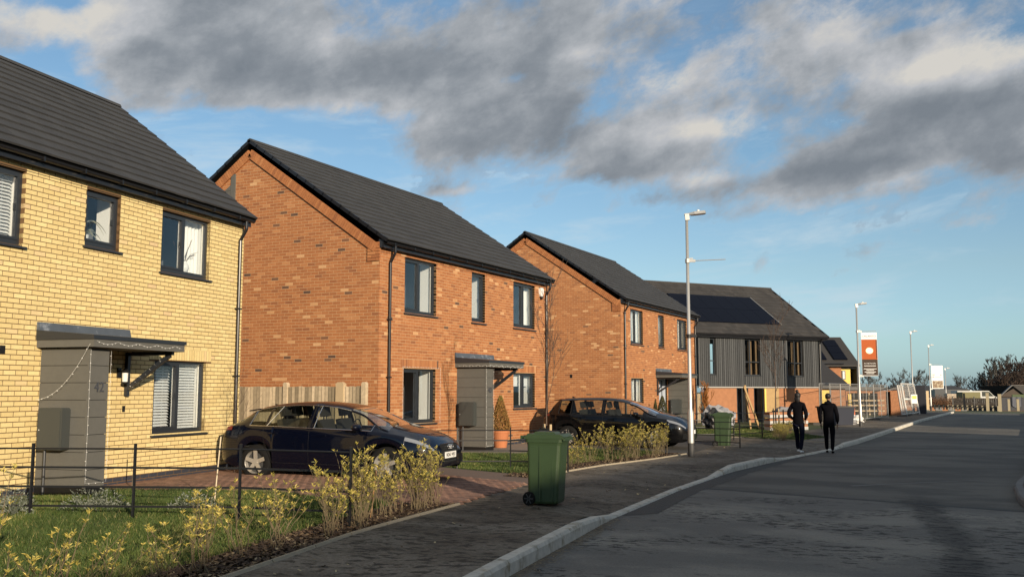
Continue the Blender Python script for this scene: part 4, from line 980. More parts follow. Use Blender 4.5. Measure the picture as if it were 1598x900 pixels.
    for s in (-1, 1):
        lo = [(x, s*(at(x)[5][0]+.004), at(x)[5][1]) for x in X]; hi = [(x, s*(at(x)[7][0]+.004), at(x)[7][1]+.004) for x in reversed(X)]
        add(MB().tube(lo+hi+[lo[0]], .0085, 6), 'window_trim', trimm)
        for x in p['pillars']:
            A = at(x); add(MB().bar((x, s*(A[5][0]+.002), A[5][1]), (x, s*(A[7][0]+.002), A[7][1]), .012, .05), 'window_pillar', TRIM)
        for xa, xb in p.get('chrome_pillars', []):
            A, Bq = at(xa), at(xb); add(MB().tube([(xa, s*(A[5][0]+.006), A[5][1]), ((xa+xb)/2, s*(at((xa+xb)/2)[6][0]+.006), at((xa+xb)/2)[6][1]), (xb, s*(Bq[7][0]+.006), Bq[7][1])], .007, 6), 'window_trim', trimm)
        ax_ = [x for x in xs if p['ws'][0]-.03 <= x <= p['ws'][1]+.05]; add(MB().tube([(x, s*(at(x)[7][0]+.002), at(x)[7][1]) for x in ax_], .022, 6), 'windscreen_pillar', paint, sm=True)
        # door shuts, crease and handles
        q = MB()
        for x in p['shuts']:
            A = at(x); q.tube([(x, s*(A[k][0]+.0005), A[k][1]) for k in range(1, 6)], .0035, 4)
        xa, xb = p['shuts'][0], p['shuts'][-1]; q.tube([(x, s*(at(x)[1][0]+.001), at(x)[1][1]) for x in np.linspace(xa, xb, 12)], .004, 4)
        add(q, 'door_seam', TRIM)
        for x in p['handles']:
            A = at(x); zz = A[4][1]-.045; yy = at(x)[4][0]+.012; add(MB().box(x-.10, x+.09, s*yy-.010, s*yy+.014, zz-.013, zz+.013), 'door_handle', paint)
        x = p['mir']; A = at(x); y = A[5][0]
        q = MB(); 
        for k in range(5):
            pass
        q.lathe([(.0, -.10), (.045, -.085), (.068, -.03), (.07, .03), (.055, .085), (0, .10)], (0, 0, 0), 'y', 14)
        m_ = q.build('mirror', paint, e, smooth=True); m_.scale = (1.25, 1.2, .95); m_.location = (OX+x, OY+s*(y+.13), A[5][1]+.055)
        add(MB().bar((x+.02, s*(y-.01), A[5][1]+.0), (x, s*(y+.10), A[5][1]+.03), .05, .03), 'mirror_arm', TRIM)
    # front: grille, plate, bumper intakes
    zf = sec(Lc-.05)
    gx = Lc-.03; add(MB().prism([(-.33, .675), (.33, .675), (.38, .52), (.28, .34), (-.28, .34), (-.38, .52)], 'x', gx-.02, Lc+.010), 'grille', TRIM)
    q = MB()
    for k in range(7): z = .36+k*.045; q.box(Lc+.008, Lc+.014, -.30, .30, z, z+.006)
    add(q, 'grille_bar', GALVD)
    if badge == 'rings':
        q = MB()
        for k in range(4):
            c = (-.093+k*.062)
            pts = [(Lc+.024, c+.040*math.cos(t), .62+.040*math.sin(t)) for t in np.linspace(0, 2*PI, 25)]; q.tube(pts, .0055, 6)
        add(q, 'emblem', CHR)
    elif badge: add(MB().lathe([(.055, 0), (.062, .006), (.055, .012)], (Lc+.012, 0, .61), 'x', 24), 'emblem', CHR)
    pl = add(MB().box(Lc+.018, Lc+.03, -.26, .26, .42, .53), 'number_plate', PLATE)
    if plate: text(plate, .09, BLACK, pl, (Lc+.031, 0, .475), (R(90), 0, R(90)))
    add(MB().box(-.012, .02, -.26, .26, .70, .81), 'number_plate', PLATE)
    for s in (-1, 1): add(MB().box(Lc-.22, Lc-.02, s*.60-.13, s*.60+.13, .30, .46), 'air_intake', TRIM)
    sp_ = p['spoil']; A0, A1_ = sec(sp_+.22)[10][1], sec(sp_+.04)[10][1]; add(MB().prism([(sp_+.22, A0-.02), (sp_+.22, A0+.004), (sp_, A0-.03), (sp_, A0-.05)], 'y', -.50, .50), 'spoiler', paint)
    fx = p['rear']-.05; zt = sec(fx)[10][1]; add(MB().prism([(fx-.06, zt-.01), (fx+.06, zt-.01), (fx-.05, zt+.045), (fx-.075, zt+.045)], 'y', -.012, .012), 'aerial', TRIM)
    # wheels
    r = p['wr']
    def wheel(x, s):
        w = MB().lathe([(r*.66, -.10), (r*.9, -.105), (r*.985, -.085), (r, -.06), (r, .06), (r*.985, .085), (r*.9, .105), (r*.66, .10)], (0, 0, 0), 'y', 40).build('wheel', RUB, e, smooth=True)
        w.location = (OX+x, OY+s*(Wd-.135), r)
        ring = MB().lathe([(r*.62, .02), (r*.67, .088), (r*.70, .098), (r*.70, .09), (r*.69, -.05), (r*.62, -.05)], (0, 0, 0), 'y', 40)
        for k in range(5):
            a = PI/2+k*2*PI/5
            for da in (-.17, .17) if p.get('twin') else (0,):
                c0, s0 = math.cos(a+da*.5), math.sin(a+da*.5); c1, s1_ = math.cos(a+da), math.sin(a+da)
                wd = .030 if p.get('twin') else .072
                ring.bar((.03*c0, .072, .03*s0), (r*.68*c1, .088, r*.68*s1_), wd, .022, upv=(0, 1, 0))
        ring.lathe([(0, .085), (.05, .085), (.062, .075), (.062, .03)], (0, 0, 0), 'y', 20)
        ri = ring.build('rim', ALLOY, w); MB().lathe([(0, .02), (r*.62, .02), (r*.62, .0), (0, 0)], (0, 0, 0), 'y', 24).build('brake_disc', GALVD, w)
        if s < 0: w.rotation_euler = (0, 0, PI)
        return w
    for x in xw:
        for s in (-1, 1): wheel(x, s)
    return e
A3 = dict(L=4.31, w=1.79, rear=.80, wb=2.63, wr=.318, ra=.365, roofw=.56,
    top=[(0, .70), (.03, .93), (.10, .99), (.32, 1.11), (.58, 1.26), (.78, 1.335), (1.1, 1.39), (1.5, 1.42), (1.95, 1.42), (2.35, 1.38), (2.65, 1.31), (2.95, 1.20), (3.25, 1.07), (3.42, 1.0), (3.6, .955), (3.9, .88), (4.12, .79), (4.24, .68), (4.31, .56)],
    belt=[(0, .66), (.04, .90), (.12, .96), (.5, .985), (1.0, .975), (2.0, .945), (3.0, .915), (3.35, .895), (3.7, .835), (4.0, .765), (4.2, .68), (4.31, .52)],
    low=[(0, .33), (.2, .26), (.4, .22), (3.8, .19), (4.2, .21), (4.31, .27)],
    plan=[(0, .80), (.05, .88), (.2, .955), (.5, .99), (.9, 1), (3.5, 1), (3.85, .965), (4.05, .91), (4.2, .82), (4.31, .66)],
    side=[(.68, .98), (1.04, 1.86), (1.98, 3.12)], pillars=[1.92], chrome_pillars=[(1.02, 1.22), (2.0, 2.03)], cuts=[.68, .98, 1.04, 1.86, 1.98, 3.12, .16, .50, 2.62, 3.44], ws=(2.62, 3.44), rw=(.16, .50),
    head=(3.80, 4.24), tail=(.015, .30), seats=(2.15, 1.35), dash=2.75, shuts=[.98, 1.92, 3.05], handles=[1.18, 2.18], mir=2.92, gz=1., spoil=.42)
GOLF = dict(L=4.255, w=1.79, rear=.77, wb=2.637, wr=.316, ra=.362, roofw=.59, twin=True,
    top=[(0, .72), (.03, .95), (.10, 1.05), (.26, 1.25), (.40, 1.38), (.60, 1.425), (1.0, 1.445), (1.6, 1.45), (2.0, 1.435), (2.35, 1.39), (2.65, 1.30), (2.95, 1.18), (3.2, 1.075), (3.35, 1.02), (3.55, .98), (3.85, .91), (4.06, .82), (4.19, .70), (4.255, .58)],
    belt=[(0, .68), (.04, .93), (.10, .985), (.5, .985), (1.0, .97), (2.0, .945), (3.0, .915), (3.3, .90), (3.65, .85), (3.95, .78), (4.14, .69), (4.255, .54)],
    low=[(0, .33), (.2, .27), (.4, .22), (3.8, .19), (4.15, .21), (4.255, .27)],
    plan=[(0, .84), (.05, .91), (.2, .965), (.5, .99), (.9, 1), (3.5, 1), (3.8, .965), (4.0, .91), (4.15, .82), (4.255, .68)],
    side=[(.52, .84), (.90, 1.78), (1.90, 3.0)], pillars=[.87, 1.84], cuts=[.52, .84, .90, 1.78, 1.90, 3.0, .14, .38, 2.58, 3.36], ws=(2.58, 3.36), rw=(.14, .38),
    head=(3.72, 4.18), tail=(.015, .24), seats=(2.10, 1.30), dash=2.7, shuts=[.90, 1.84, 2.98], handles=[1.12, 2.1], mir=2.84, gz=1., spoil=.24)
car('parked_car', 'dark navy hatchback with chrome window trim parked on the block paved drive', (-12.32, 13.74), R(9), .13, A3, NAVY, CHR, 'rings', 'ND63 WJU')
car('parked_car', 'black hatchback with tinted rear windows parked on the drive between the red brick houses', (-11.3, 25.73), R(5), .11, GOLF, BLKP, TRIM, 'ring', None)
# ================================================================ STREET LAMPS
def lamp(x, y, H, label, arms=(), hd=R(0), lean=0., z=.08):
    e = empty('street_lamp', (x, y, z), 0, label, 'street lamp', 'street lamps along the footway'); e.rotation_euler = (0, lean, 0)
    MB().lathe([(.082, -.3), (.082, .36)], n=20).build('post_base', GALVD, e, smooth=True)
    MB().lathe([(.078, .36), (.078, 1.12), (.055, 1.20), (.050, 1.22), (.036, H-.12), (.0, H-.12)], n=20).build('post', GALV, e, smooth=True)
    c, s = math.cos(hd), math.sin(hd); M = Matrix.Translation((0, 0, H)) @ Matrix.Rotation(hd, 4, 'Z') @ Matrix.Rotation(R(-5), 4, 'Y')
    h = MB(); h.box(-.05, .06, -.05, .05, -.16, .0, M=M)
    pr = [(-.06, -.035), (.05, -.05), (.20, -.10), (.47, -.11), (.50, 0), (.47, .11), (.20, .10), (.05, .05), (-.06, .035)]
    k = len(h.v); n = len(pr); h.v += [tuple(M @ Vector((a, b, -.035))) for a, b in pr]+[tuple(M @ Vector((a*.98, b*.75, .02+.02*(a > .1)))) for a, b in pr]
    h.f.append(tuple(k+i for i in range(n))[::-1]); h.f.append(tuple(k+n+i for i in range(n))); h.t += [.5, .5]
    for i in range(n): j = (i+1) % n; h.f.append((k+i, k+j, k+n+j, k+n+i)); h.t.append(.5)
    hh = h.build('lamp_head', GALV, e); MB().box(.12, .44, -.08, .08, -.045, -.034, M=M).build('lamp_lens', mat('lamp_lens', (.08, .08, .085), .2), hh)
    MB().lathe([(.035, .03), (.035, .06), (.03, .085), (0, .09)], tuple(M @ Vector((.30, 0, 0))), n=12).build('photocell', PLASW, hh)
    for (za, ln, ang) in arms:
        a = MB(); c, s = math.cos(ang), math.sin(ang)
        a.lathe([(.062, za-.05), (.062, za+.05)], n=14).lathe([(.05, za-.05), (.05, za+.05)], n=14)
        a.bar((.05*c, .05*s, za), (.20*c, .20*s, za+.0), .05, .07); a.bar((.05*c, .05*s, za+.06), (.14*c, .14*s, za+.06), .03, .03)
        a.tube([(.15*c, .15*s, za), (ln*c, ln*s, za+.02)], .011, 8); a.build('banner_arm', BLACK if ln < .3 else GALV, e)
    return e
hr = YAW   # heads and banner arms reach over the road
lamp(-7.05, 23.83, 6.22, 'nearest street lamp, tall galvanised post by the black car with an empty banner arm', [(5.0, .96, R(18)), (3.06, .27, R(18))], R(22))
def banner(e, z0, z1, w, label, kind, ang):
    b = empty('banner', e.location, ang, label, 'banner', 'banners on the street lamps'); b.location.z += 0
    x0 = .16; x1 = x0+w
    MB().box(x0, x1, -.006, .006, z0, z1).build('banner_sheet', mat('banner_white', (.78, .78, .76), .7), b)
    if kind == 1:
        h = z1-z0; zz = lambda f: z1-f*h
        BO, BB, BG = mat('banner_orange', (.40, .085, .014), .8), mat('banner_brown', (.045, .026, .016), .8), mat('banner_tan', (.22, .10, .04), .7)
        for s in (-1, 1):
            y = s*.008
            MB().box(x0+.006, x1-.006, min(y, y-s*.002), max(y, y-s*.002), zz(.62), zz(.16)).build('print', BO, b)
            MB().box(x0+.006, x1-.006, min(y, y-s*.002), max(y, y-s*.002), zz(.99), zz(.62)).build('print', BB, b)
            MB().box(x1-.06, x1-.02, min(y+s*.002, y), max(y+s*.002, y), zz(.60), zz(.17)).build('print', BB, b)
            c = MB(); cx = (x0+x1)/2; cz_ = zz(.42); yy = s*.011
            c.quad(*[(cx+.17*math.cos(t), yy, cz_+.15*math.sin(t)) for t in np.linspace(0, 2*PI, 25)[:-1]]); c.build('print', mat('banner_cream', (.85, .80, .55), .7), b)
            c = MB(); c.quad(*[(cx+.135*math.cos(t), yy+s*.002, cz_+.12*math.sin(t)) for t in np.linspace(0, 2*PI, 25)[:-1]]); c.build('print', PLASW, b)
            rot = (R(90), 0, 0) if s < 0 else (R(90), 0, R(180))
            text('CALANTO', .135, mat('banner_ink', (.12, .13, .18), .7), b, (cx, s*.009, zz(.085)), rot)
            text('IN THE FUTURE', .075, PLASW, b, (cx, s*.012, zz(.715)), rot)
            q = MB()
            for f, wd in ((.77, .46), (.84, .5), (.875, .30), (.91, .44), (.945, .30)): q.box(cx-wd*w/.62/2, cx+wd*w/.62/2, min(s*.008, s*.011), max(s*.008, s*.011), zz(f)-.012, zz(f)+.012)
            q.build('print', PLASW, b)
    else:
        h = z1-z0; zz = lambda f: z1-f*h; cx = (x0+x1)/2
        for s in (-1, 1):
            a, c = sorted((s*.008, s*.006))
            MB().box(x0+.07, x1-.05, a, c, zz(.97), zz(.66)).build('print', mat('banner_photo', (.20, .13, .08), .7, col2=(.45, .38, .26), c2scale=6), b)
            MB().box(x0+.07, x0+.30, a, c, zz(.41), zz(.385)).box(x0+.07, x0+.26, a, c, zz(.50), zz(.475)).build('print', mat('banner_orange', (), 0), b)
            MB().box(x1-.24, x1-.15, a, c, zz(.43), zz(.385)).box(x0+.33, x1-.15, a, c, zz(.515), zz(.50)).build('print', mat('banner_ink', (), 0), b)
    return b
l2 = lamp(-5.92, 47.6, 5.85, 'street lamp carrying the orange and brown banner by the site fence', [(4.55, .85, R(20)), (2.45, .85, R(20))], R(22), lean=0, z=-.02)
banner(l2, 2.47, 4.5, .72, 'orange and brown banner with a pale sun on the second street lamp', 1, R(20))
lamp(-5.75, 76, 6.0, 'bare dark street lamp behind the leaning white site gate', [], R(22))
l4 = lamp(-5.9, 98, 6.0, 'distant street lamp carrying the white banner', [(4.2, .9, R(20)), (1.9, .9, R(20))], R(22), z=0)
banner(l4, 1.95, 4.1, 1.05, 'white banner with a small photo panel on the distant street lamp', 2, R(20))
lamp(-17.5, 92, 5.6, 'street lamp with a bare arm seen between the far house and the bare trees', [(3.6, 1.8, R(20))], R(22), z=0)
lamp(-5.4, 116, 4.2, 'short white post standing beyond the white banner', [], R(22), z=0)
# ================================================================ PEOPLE
def person(loc, rz, H, label, woman, m_top, m_leg, m_shoe, stride):
    e = empty('person', loc, rz, label, 'person', 'people walking away along the kerb'); k = H/1.75
    def skin(name, verts, edges, m, sub=2, root=0, parent=e):
        me = bpy.data.meshes.new(name); me.from_pydata([tuple(Vector(v[:3])*k) for v in verts], edges, [])
        o = bpy.data.objects.new(name, me); COL.objects.link(o); o.parent = parent
        bm = bmesh.new(); bm.from_mesh(me); lay = bm.verts.layers.skin.verify(); bm.verts.ensure_lookup_table()
        for i, v in enumerate(verts):
            r = v[3]; r = r if isinstance(r, tuple) else (r, r); bm.verts[i][lay].radius = (r[0]*k, r[1]*k); bm.verts[i][lay].use_root = (i == root)
        bm.to_mesh(me); bm.free(); s = o.modifiers.new('skin', 'SKIN'); s.use_smooth_shade = True; o.modifiers.new('sub', 'SUBSURF').levels = sub; o.modifiers['sub'].render_levels = sub
        me.materials.append(m); return o
    # figure faces +y; feet placed by stride (right foot ahead by stride)
    sr, sl = stride; hw = .095 if not woman else .10
    sh = .185 if not woman else .165
    V = [(0, 0, .93, (.135, .10)), (0, .0, 1.08, (.12, .09)), (0, -.005, 1.25, (.145, .10)), (0, -.01, 1.40, (.13, .085)), (0, 0, 1.49, (.05, .05)), (0, .012, 1.56, (.048, .05))]
    E = [(0, 1), (1, 2), (2, 3), (3, 4), (4, 5)]
    def chain(root, pts):
        p = root
        for q in pts: V.append(q); E.append((p, len(V)-1)); p = len(V)-1
        return p
    for s, st in ((1, sr), (-1, sl)):
        foot = st; kn = st*.45+.05
        chain(0, [(s*hw, 0, .86, .088), (s*(hw+.003), kn*.6, .66, .078), (s*(hw), kn, .48, .056), (s*hw, (kn+foot)/2-.02, .30, .052), (s*hw, foot-.03, .09, .036)])
    for s in (1, -1):
        if woman:   # hands in jacket pockets, elbows out
            chain(3, [(s*sh, -.0, 1.405, .062), (s*(sh+.07), -.06, 1.24, .052), (s*(sh+.095), -.07, 1.10, .047), (s*(sh+.04), .04, 1.0, .042), (s*(sh+.0), .10, .96, .036)])
        else:
            w = chain(3, [(s*sh, -.0, 1.405, .062), (s*(sh+.045), -.03, 1.24, .052), (s*(sh+.06), -.02, 1.10, .046), (s*(sh+.055), .03, .96, .040), (s*(sh+.05), .06, .85, .028)])
    body = skin('body', V, E, m_top)
    # trousers and jacket as clothing over the body
    V2 = [(0, 0, .90, (.120, .105))]; E2 = []
    V, E = V2, E2
    for s, st in ((1, sr), (-1, sl)):
        foot = st; kn = st*.45+.05
        chain(0, [(s*hw*.95, 0, .80, .092), (s*(hw+.003), kn*.6, .66, .086), (s*hw, kn, .48, .068), (s*hw, (kn+foot)/2-.02, .28, .060), (s*hw, foot-.035, .10, .052)])
    skin('trousers', V, E, m_leg)
    V = [(0, 0, .78, (.165, .12)), (0, 0, .86, (.182, .135)), (0, 0, .98, (.168, .13)), (0, -.01, 1.12, (.156, .125)), (0, -.01, 1.26, (.165, .13)), (0, -.01, 1.36, (.13, .11)), (0, -.01, 1.43, (.085, .08)), (0, 0, 1.49, (.062, .062))]; E = [(i, i+1) for i in range(7)]
    for s in (1, -1):
        P = [(s*sh*.86, -.0, 1.375, .062), (s*(sh+.07), -.06, 1.24, .064), (s*(sh+.095), -.07, 1.10, .062), (s*(sh+.05), .02, 1.01, .055)] if woman else [(s*sh*.86, -.0, 1.375, .064), (s*(sh+.03), -.03, 1.24, .062), (s*(sh+.06), -.02, 1.10, .063), (s*(sh+.055), .03, .97, .056), (s*(sh+.052), .05, .90, .052)]
        chain(5, P)
    skin('jacket', V, E, m_top)
    # hands with separate fingers
    for s in (1, -1):
        hx, hy, hz = (s*(sh+.0), .10, .955) if woman else (s*(sh+.05), .06, .85)
        V = [(hx, hy, hz, .030), (hx, hy+.015, hz-.05, (.018, .036))]; E = [(0, 1)]
        for f in range(4):
            yy = hy-.018+f*.021; L = (.062, .078, .084, .074)[f]
            V += [(hx-s*.004, yy+.01, hz-.085, .011), (hx-s*.012, yy+.016, hz-.085-L*.5, .0095), (hx-s*.026, yy+.018, hz-.085-L*.9, .008)]; n = len(V); E += [(1, n-3), (n-3, n-2), (n-2, n-1)]
        V += [(hx-s*.012, hy+.045, hz-.05, .012), (hx-s*.024, hy+.06, hz-.085, .0095)]; n = len(V); E += [(0, n-2), (n-2, n-1)]
        skin('hand', V, E, SKIN, 1)
    def ell(name, parts, m, par=e):
        bm = bmesh.new()
        for (c, r_, tp) in parts:
            g_ = bmesh.ops.create_uvsphere(bm, u_segments=20, v_segments=14, radius=1)
            for v in g_['verts']:
                t = (v.co.z+1)/2; f = tp+(1-tp)*min(1, t*1.6); v.co = Vector((c[0]+v.co.x*r_[0]*f, c[1]+v.co.y*r_[1]*f, c[2]+v.co.z*r_[2]))*k
        for f in bm.faces: f.smooth = True
        me = bpy.data.meshes.new(name); bm.to_mesh(me); bm.free(); me.materials.append(m); o = bpy.data.objects.new(name, me); COL.objects.link(o); o.parent = par; return o
    ell('head', [((0, .02, 1.635), (.076, .093, .115), .62)], SKIN)
    # face: nose, ears, eyes, mouth (turned away from the camera)
    q = MB().bar((0, .10, 1.635), (0, .125, 1.60), .02, .02).box(-.022, .022, .095, .102, 1.572, 1.580)
    for s in (1, -1): q.lathe([(0, -.008), (.022, -.006), (.024, .004), (0, .008)], (s*.074, .015, 1.615), 'x', 10).lathe([(0, -.004), (.008, 0), (0, .004)], (s*.03, .098, 1.64), 'y', 8)
    for i, v in enumerate(q.v): q.v[i] = tuple(Vector(v)*k)
    q.build('face', SKIN, e, smooth=True)
    # hair
    if woman:
        ell('hair', [((0, .0, 1.655), (.090, .100, .108), .85), ((0, -.045, 1.79), (.048, .046, .046), 1), ((0, -.04, 1.55), (.085, .050, .11), 1)], HAIR)
    else:
        ell('hair', [((0, .004, 1.665), (.084, .098, .094), .9)], HAIR)
        V = [(-.085, -.03, 1.47, .045), (-.05, -.085, 1.475, .05), (0, -.10, 1.46, .055), (.05, -.085, 1.475, .05), (.085, -.03, 1.47, .045)]; skin('hood', V, [(0, 1), (1, 2), (2, 3), (3, 4)], m_top)
    for s, st in ((1, sr), (-1, sl)):
        lift = .0
        V = [(s*hw, st-.055, .045, (.036, .034)), (s*hw, st+.03, .045, (.040, .034)), (s*hw, st+.13, .034, (.042, .024)), (s*hw, st+.18, .03, (.034, .02))]
        skin('shoe', V, [(0, 1), (1, 2), (2, 3)], m_shoe, 2)
    return e
fx, fy = px(1252, 706, .02)
person((fx-.08, fy, .015), R(-8), 1.69, 'person with hair bun and white trainers walking away, left of the pair', True, CLOTH, NAVYC, SHOE, (-.13, .22))
fx, fy = px(1295, 707, 0)
person((fx, fy, .0), R(2), 1.68, 'person in all black with a hood walking away, right of the pair', False, CLOTH, CLOTH, CLOTH, (-.10, .18))
# ================================================================ TIMBER CLAD HOUSE AND THE HOUSES BEYOND
def gp(u, Z):
    lat = (u-799)/1490*Z; w = R(YAW); return (-math.sin(w)*Z+math.cos(w)*lat, math.cos(w)*Z+math.sin(w)*lat)
H4 = empty('timber_clad_house', (-13.18, 46.03, 0), R(53.6), 'house with dark vertical timber cladding above brick and a large solar panel array', 'house')
def sheetbox(q, x0, x1, z0, z1, y0, y1, ops):     # a wall slab with openings, in x-z, thickness y0..y1
    us = sorted({x0, x1, *[v for o in ops for v in o[:2]]}); zs = sorted({z0, z1, *[v for o in ops for v in o[2:]]})
    for a, b in zip(us, us[1:]):
        for c, d in zip(zs, zs[1:]):
            if not any(o[0]-1e-6 < (a+b)/2 < o[1]+1e-6 and o[2] < (c+d)/2 < o[3] for o in ops): q.box(a, b, y0, y1, c, d)
W4 = [(.72, 1.05, 2.55, 4.34), (2.87, 3.95, 2.52, 4.36), (5.74, 6.78, 2.5, 4.36)]
G4 = [(0.04, .50, .0, 1.90), (2.38, 3.12, .1, 1.92), (3.48, 4.12, .0, 1.92)]
q = MB(); sheetbox(q, .0, 8.0, 1.97, 4.42, .0, .2, W4); q.build('upper_wall', TRIM, H4)
q = MB(); sheetbox(q, .04, 8.0, -.2, 1.93, .04, .25, G4); q.box(8.0, 8.04, .0, 8.0, -.2, 4.4).build('ground_floor_wall', BRK, H4)
P = []; n = 66; w = 8.04/n
for i in range(n):
    x = (i+.5)*w; segs = [(1.95, 4.40)]
    for o in W4:
        if o[0] < x < o[1]: segs = [(1.95, o[2]), (o[3], 4.40)]
    for a, b in segs:
        if b-a > .03: P.append(((x, -.012, (a+b)/2), (w-.022, .03, b-a), I3, random.random()))
pieces(H4, 'cladding_board', CLAD4, P, 90)
q = MB().box(-.02, 8.06, -.05, .06, 1.90, 1.955).build('cladding_drip_trim', GALV, H4)
q = MB()
for i, (a, b, c, d) in enumerate(W4+G4[1:]):
    f = MB(); y0, y1 = .05, .11; fw = .05
    f.box(a, b, y0, y1, d-fw, d).box(a, b, y0, y1, c, c+fw).box(a, a+fw, y0, y1, c+fw, d-fw).box(b-fw, b, y0, y1, c+fw, d-fw)
    if i in (1, 2, 3): f.box((a+b)/2-.03-.12*(i == 1), (a+b)/2+.03-.12*(i == 1), y0, y1, c+fw, d-fw)
    if i < 3: f.box(a+fw, b-fw, y0, y1, c+.66, c+.71)
    fr = f.build('window', GREY, H4); MB().box(a-.03, b+.03, -.05, .1, c-.04, c-.005).build('sill', GREY, fr)
    MB().box(a+fw, b-fw, .08, .086, c+fw, d-fw).build('pane', GLASS, fr)
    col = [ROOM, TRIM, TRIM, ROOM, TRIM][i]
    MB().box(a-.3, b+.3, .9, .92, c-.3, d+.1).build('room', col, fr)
    if i in (1, 2): MB().box(a+.42*(b-a), a+.62*(b-a), .2, .26, c, d-.1).box(b-.18, b-.08, .2, .25, c, d).build('timber_stud', mat('shaded_stud', (.16, .10, .05), .9), fr)
MB().box(4.14, 5.1, -.0, .03, .0, 1.88).build('plywood_board', BOARD, H4)
MB().box(4.10, 4.20, -.06, -.005, .0, 1.86).build('timber_batten', SAND, H4)
for k in range(5): MB().box(.06+k*.085, .135+k*.085, .5, .52, 0, 1.6+random.uniform(-.02, .02)).build('gate_board', WOOD, H4)
# the roof of the timber clad house
q = MB(); y0, z0, y1, z1 = -.34, 4.56, 4.0, 7.50; a4 = math.atan2(z1-z0, y1-y0); sl4 = math.hypot(z1-z0, y1-y0)
q.quad((-4, y0, z0), (8.3, y0, z0), (8.3, y1, z1), (-4, y1, z1)); q.quad((-4, 8.3, z0), (8.3, 8.3, z0), (8.3, y1, z1), (-4, y1, z1)).quad((8.04, 0, 4.3), (8.04, 8, 4.3), (8.04, 4, 7.3)); q.build('roof_deck', TRIM, H4)
P = []; n = 15; gg = sl4/n; c, s = math.cos(a4), math.sin(a4)
for i in range(n):
    for j in range(41):
        x = -4+j*.3+.15+(.15 if i % 2 else 0)
        if x > 8.2: continue
        m_ = (i+.5)*gg; t = a4-R(3.5); P.append(((x, y0+m_*c-s*.02, z0+m_*s+c*.02), (.296, gg+.04, .022), np.array([(1, 0, 0), (0, math.cos(t), -math.sin(t)), (0, math.sin(t), math.cos(t))]), random.random()))
pieces(H4, 'roof_tile', TILE4, P, 0, 'roof_tiling')
MB().tube([(-4, 4.0, 7.53), (8.34, 4.0, 7.53)], .07, 8).build('ridge', TILE4, H4)
MB().box(-4, 8.25, -.20, .0, 4.38, 4.5).box(-4, 8.3, -.24, -.2, 4.42, 4.56).build('fascia', GUT, H4)
MB().bar((8.32, y0, z0-.03), (8.32, y1, z1-.03), .05, .13).build('verge_trim', GUT, H4)
MB().tube([(-4, -.29, 4.52), (8.3, -.29, 4.52)], .055, 8).build('gutter', GUT, H4); MB().tube([(7.9, -.29, 4.46), (7.9, -.1, 4.2), (7.9, -.06, .0)], .04, 8).build('downpipe', GUT, H4)
MB().box(7.96, 8.05, -.06, .0, 1.9, 4.42).build('corner_trim', GREY, H4)
arr = empty('solar_panel_array', parent=H4)
for i in range(6):
    for j in range(2):
        xa = .25+i*.925; m0 = .20*sl4+j*.275*sl4; m1 = m0+.272*sl4; q = MB()
        p = lambda x, m_, o: (x, y0+m_*c-s*o, z0+m_*s+c*o)
        q.v = [p(xa, m0, .05), p(xa+.915, m0, .05), p(xa+.915, m1, .05), p(xa, m1, .05), p(xa, m0, .085), p(xa+.915, m0, .085), p(xa+.915, m1, .085), p(xa, m1, .085)]; q.f = [tuple(int(v) for v in f) for f in CF]; q.t = [.5]*6
        q.build('solar_panel', SOLAR, arr)
MB().bar(p(5.83, .20*sl4, .07), p(5.83, .75*sl4, .07), .03, .05).build('panel_edge', GALV, arr)
# house beyond, facing the camera, with its own panels and a lean-to in front
o5 = gp(1283, 66); H5 = empty('small_far_house', (o5[0], o5[1], 0), R(27), 'half hidden far house with black solar panels just past the timber clad house', 'house')
s5 = 66/1490; zz5 = lambda y: 1.75+(609.5-y)*s5; xx5 = lambda x: (x-1283)*s5
q = MB(); q.box(-2.5, xx5(1311), 0, 6.6, -.3, zz5(568)).build('wall', BRK, H5)
q = MB(); XR = xx5(1338)
q.box(xx5(1311), xx5(1327), .25, 6.6, -.3, zz5(575)).build('recessed_wall', SAND, H5)
MB().box(xx5(1327), xx5(1335), 1.2, 6.6, -.3, zz5(575)).build('side_wall', TRIM, H5)
MB().box(xx5(1335), XR-.05, -.05, 6.6, -.3, zz5(570)).box(xx5(1310), XR-.05, .05, .24, zz5(575), zz5(569)).build('frame_wall', CLAD4, H5)
f = MB().box(xx5(1311)+.1, xx5(1319), .19, .25, zz5(592), zz5(578)).build('window', GREY, H5); MB().box(xx5(1311)+.16, xx5(1319)-.06, .16, .18, zz5(591), zz5(579)).build('pane', GLASS, f)
MB().box(xx5(1311)+.16, xx5(1319)-.06, .183, .186, zz5(591), zz5(579)).build('blind', BLIND, f)
rz5 = 5.62; pr = [(-.35, zz5(570)), (3.4, rz5), (7.2, zz5(570)), (7.2, zz5(570)-.1), (3.4, rz5-.1), (-.35, zz5(570)-.1)]
MB().prism(pr, 'x', -3.0, XR).build('roof', TILE4, H5)
MB().prism([(0, 3.4), (6.6, 3.4), (3.4, rz5-.12)], 'x', XR-.3, XR-.1).build('gable', CLAD4, H5)
for k, (xa, xb) in enumerate(((xx5(1309)-.28, xx5(1309)+.65), (xx5(1270), xx5(1270)+.93))):
    for j in range(3):
        m0, m1 = .16+j*.235, .16+(j+1)*.235-.01; pt = lambda x, m_: (x-0*m_, -.35+3.75*m_, zz5(570)+(rz5-zz5(570))*m_+.05)
        q = MB(); A = [pt(xa, m0), pt(xb, m0), pt(xb, m1), pt(xa, m1)]; q.v = A+[(v[0], v[1]-.02, v[2]+.04) for v in A]; q.f = [tuple(int(v) for v in f_) for f_ in CF]; q.t = [.5]*6; q.build('solar_panel', SOLAR, H5)
MB().tube([(-2.5, -.4, zz5(568)), (xx5(1312), -.4, zz5(568))], .05, 8).build('gutter', GUT, H5)
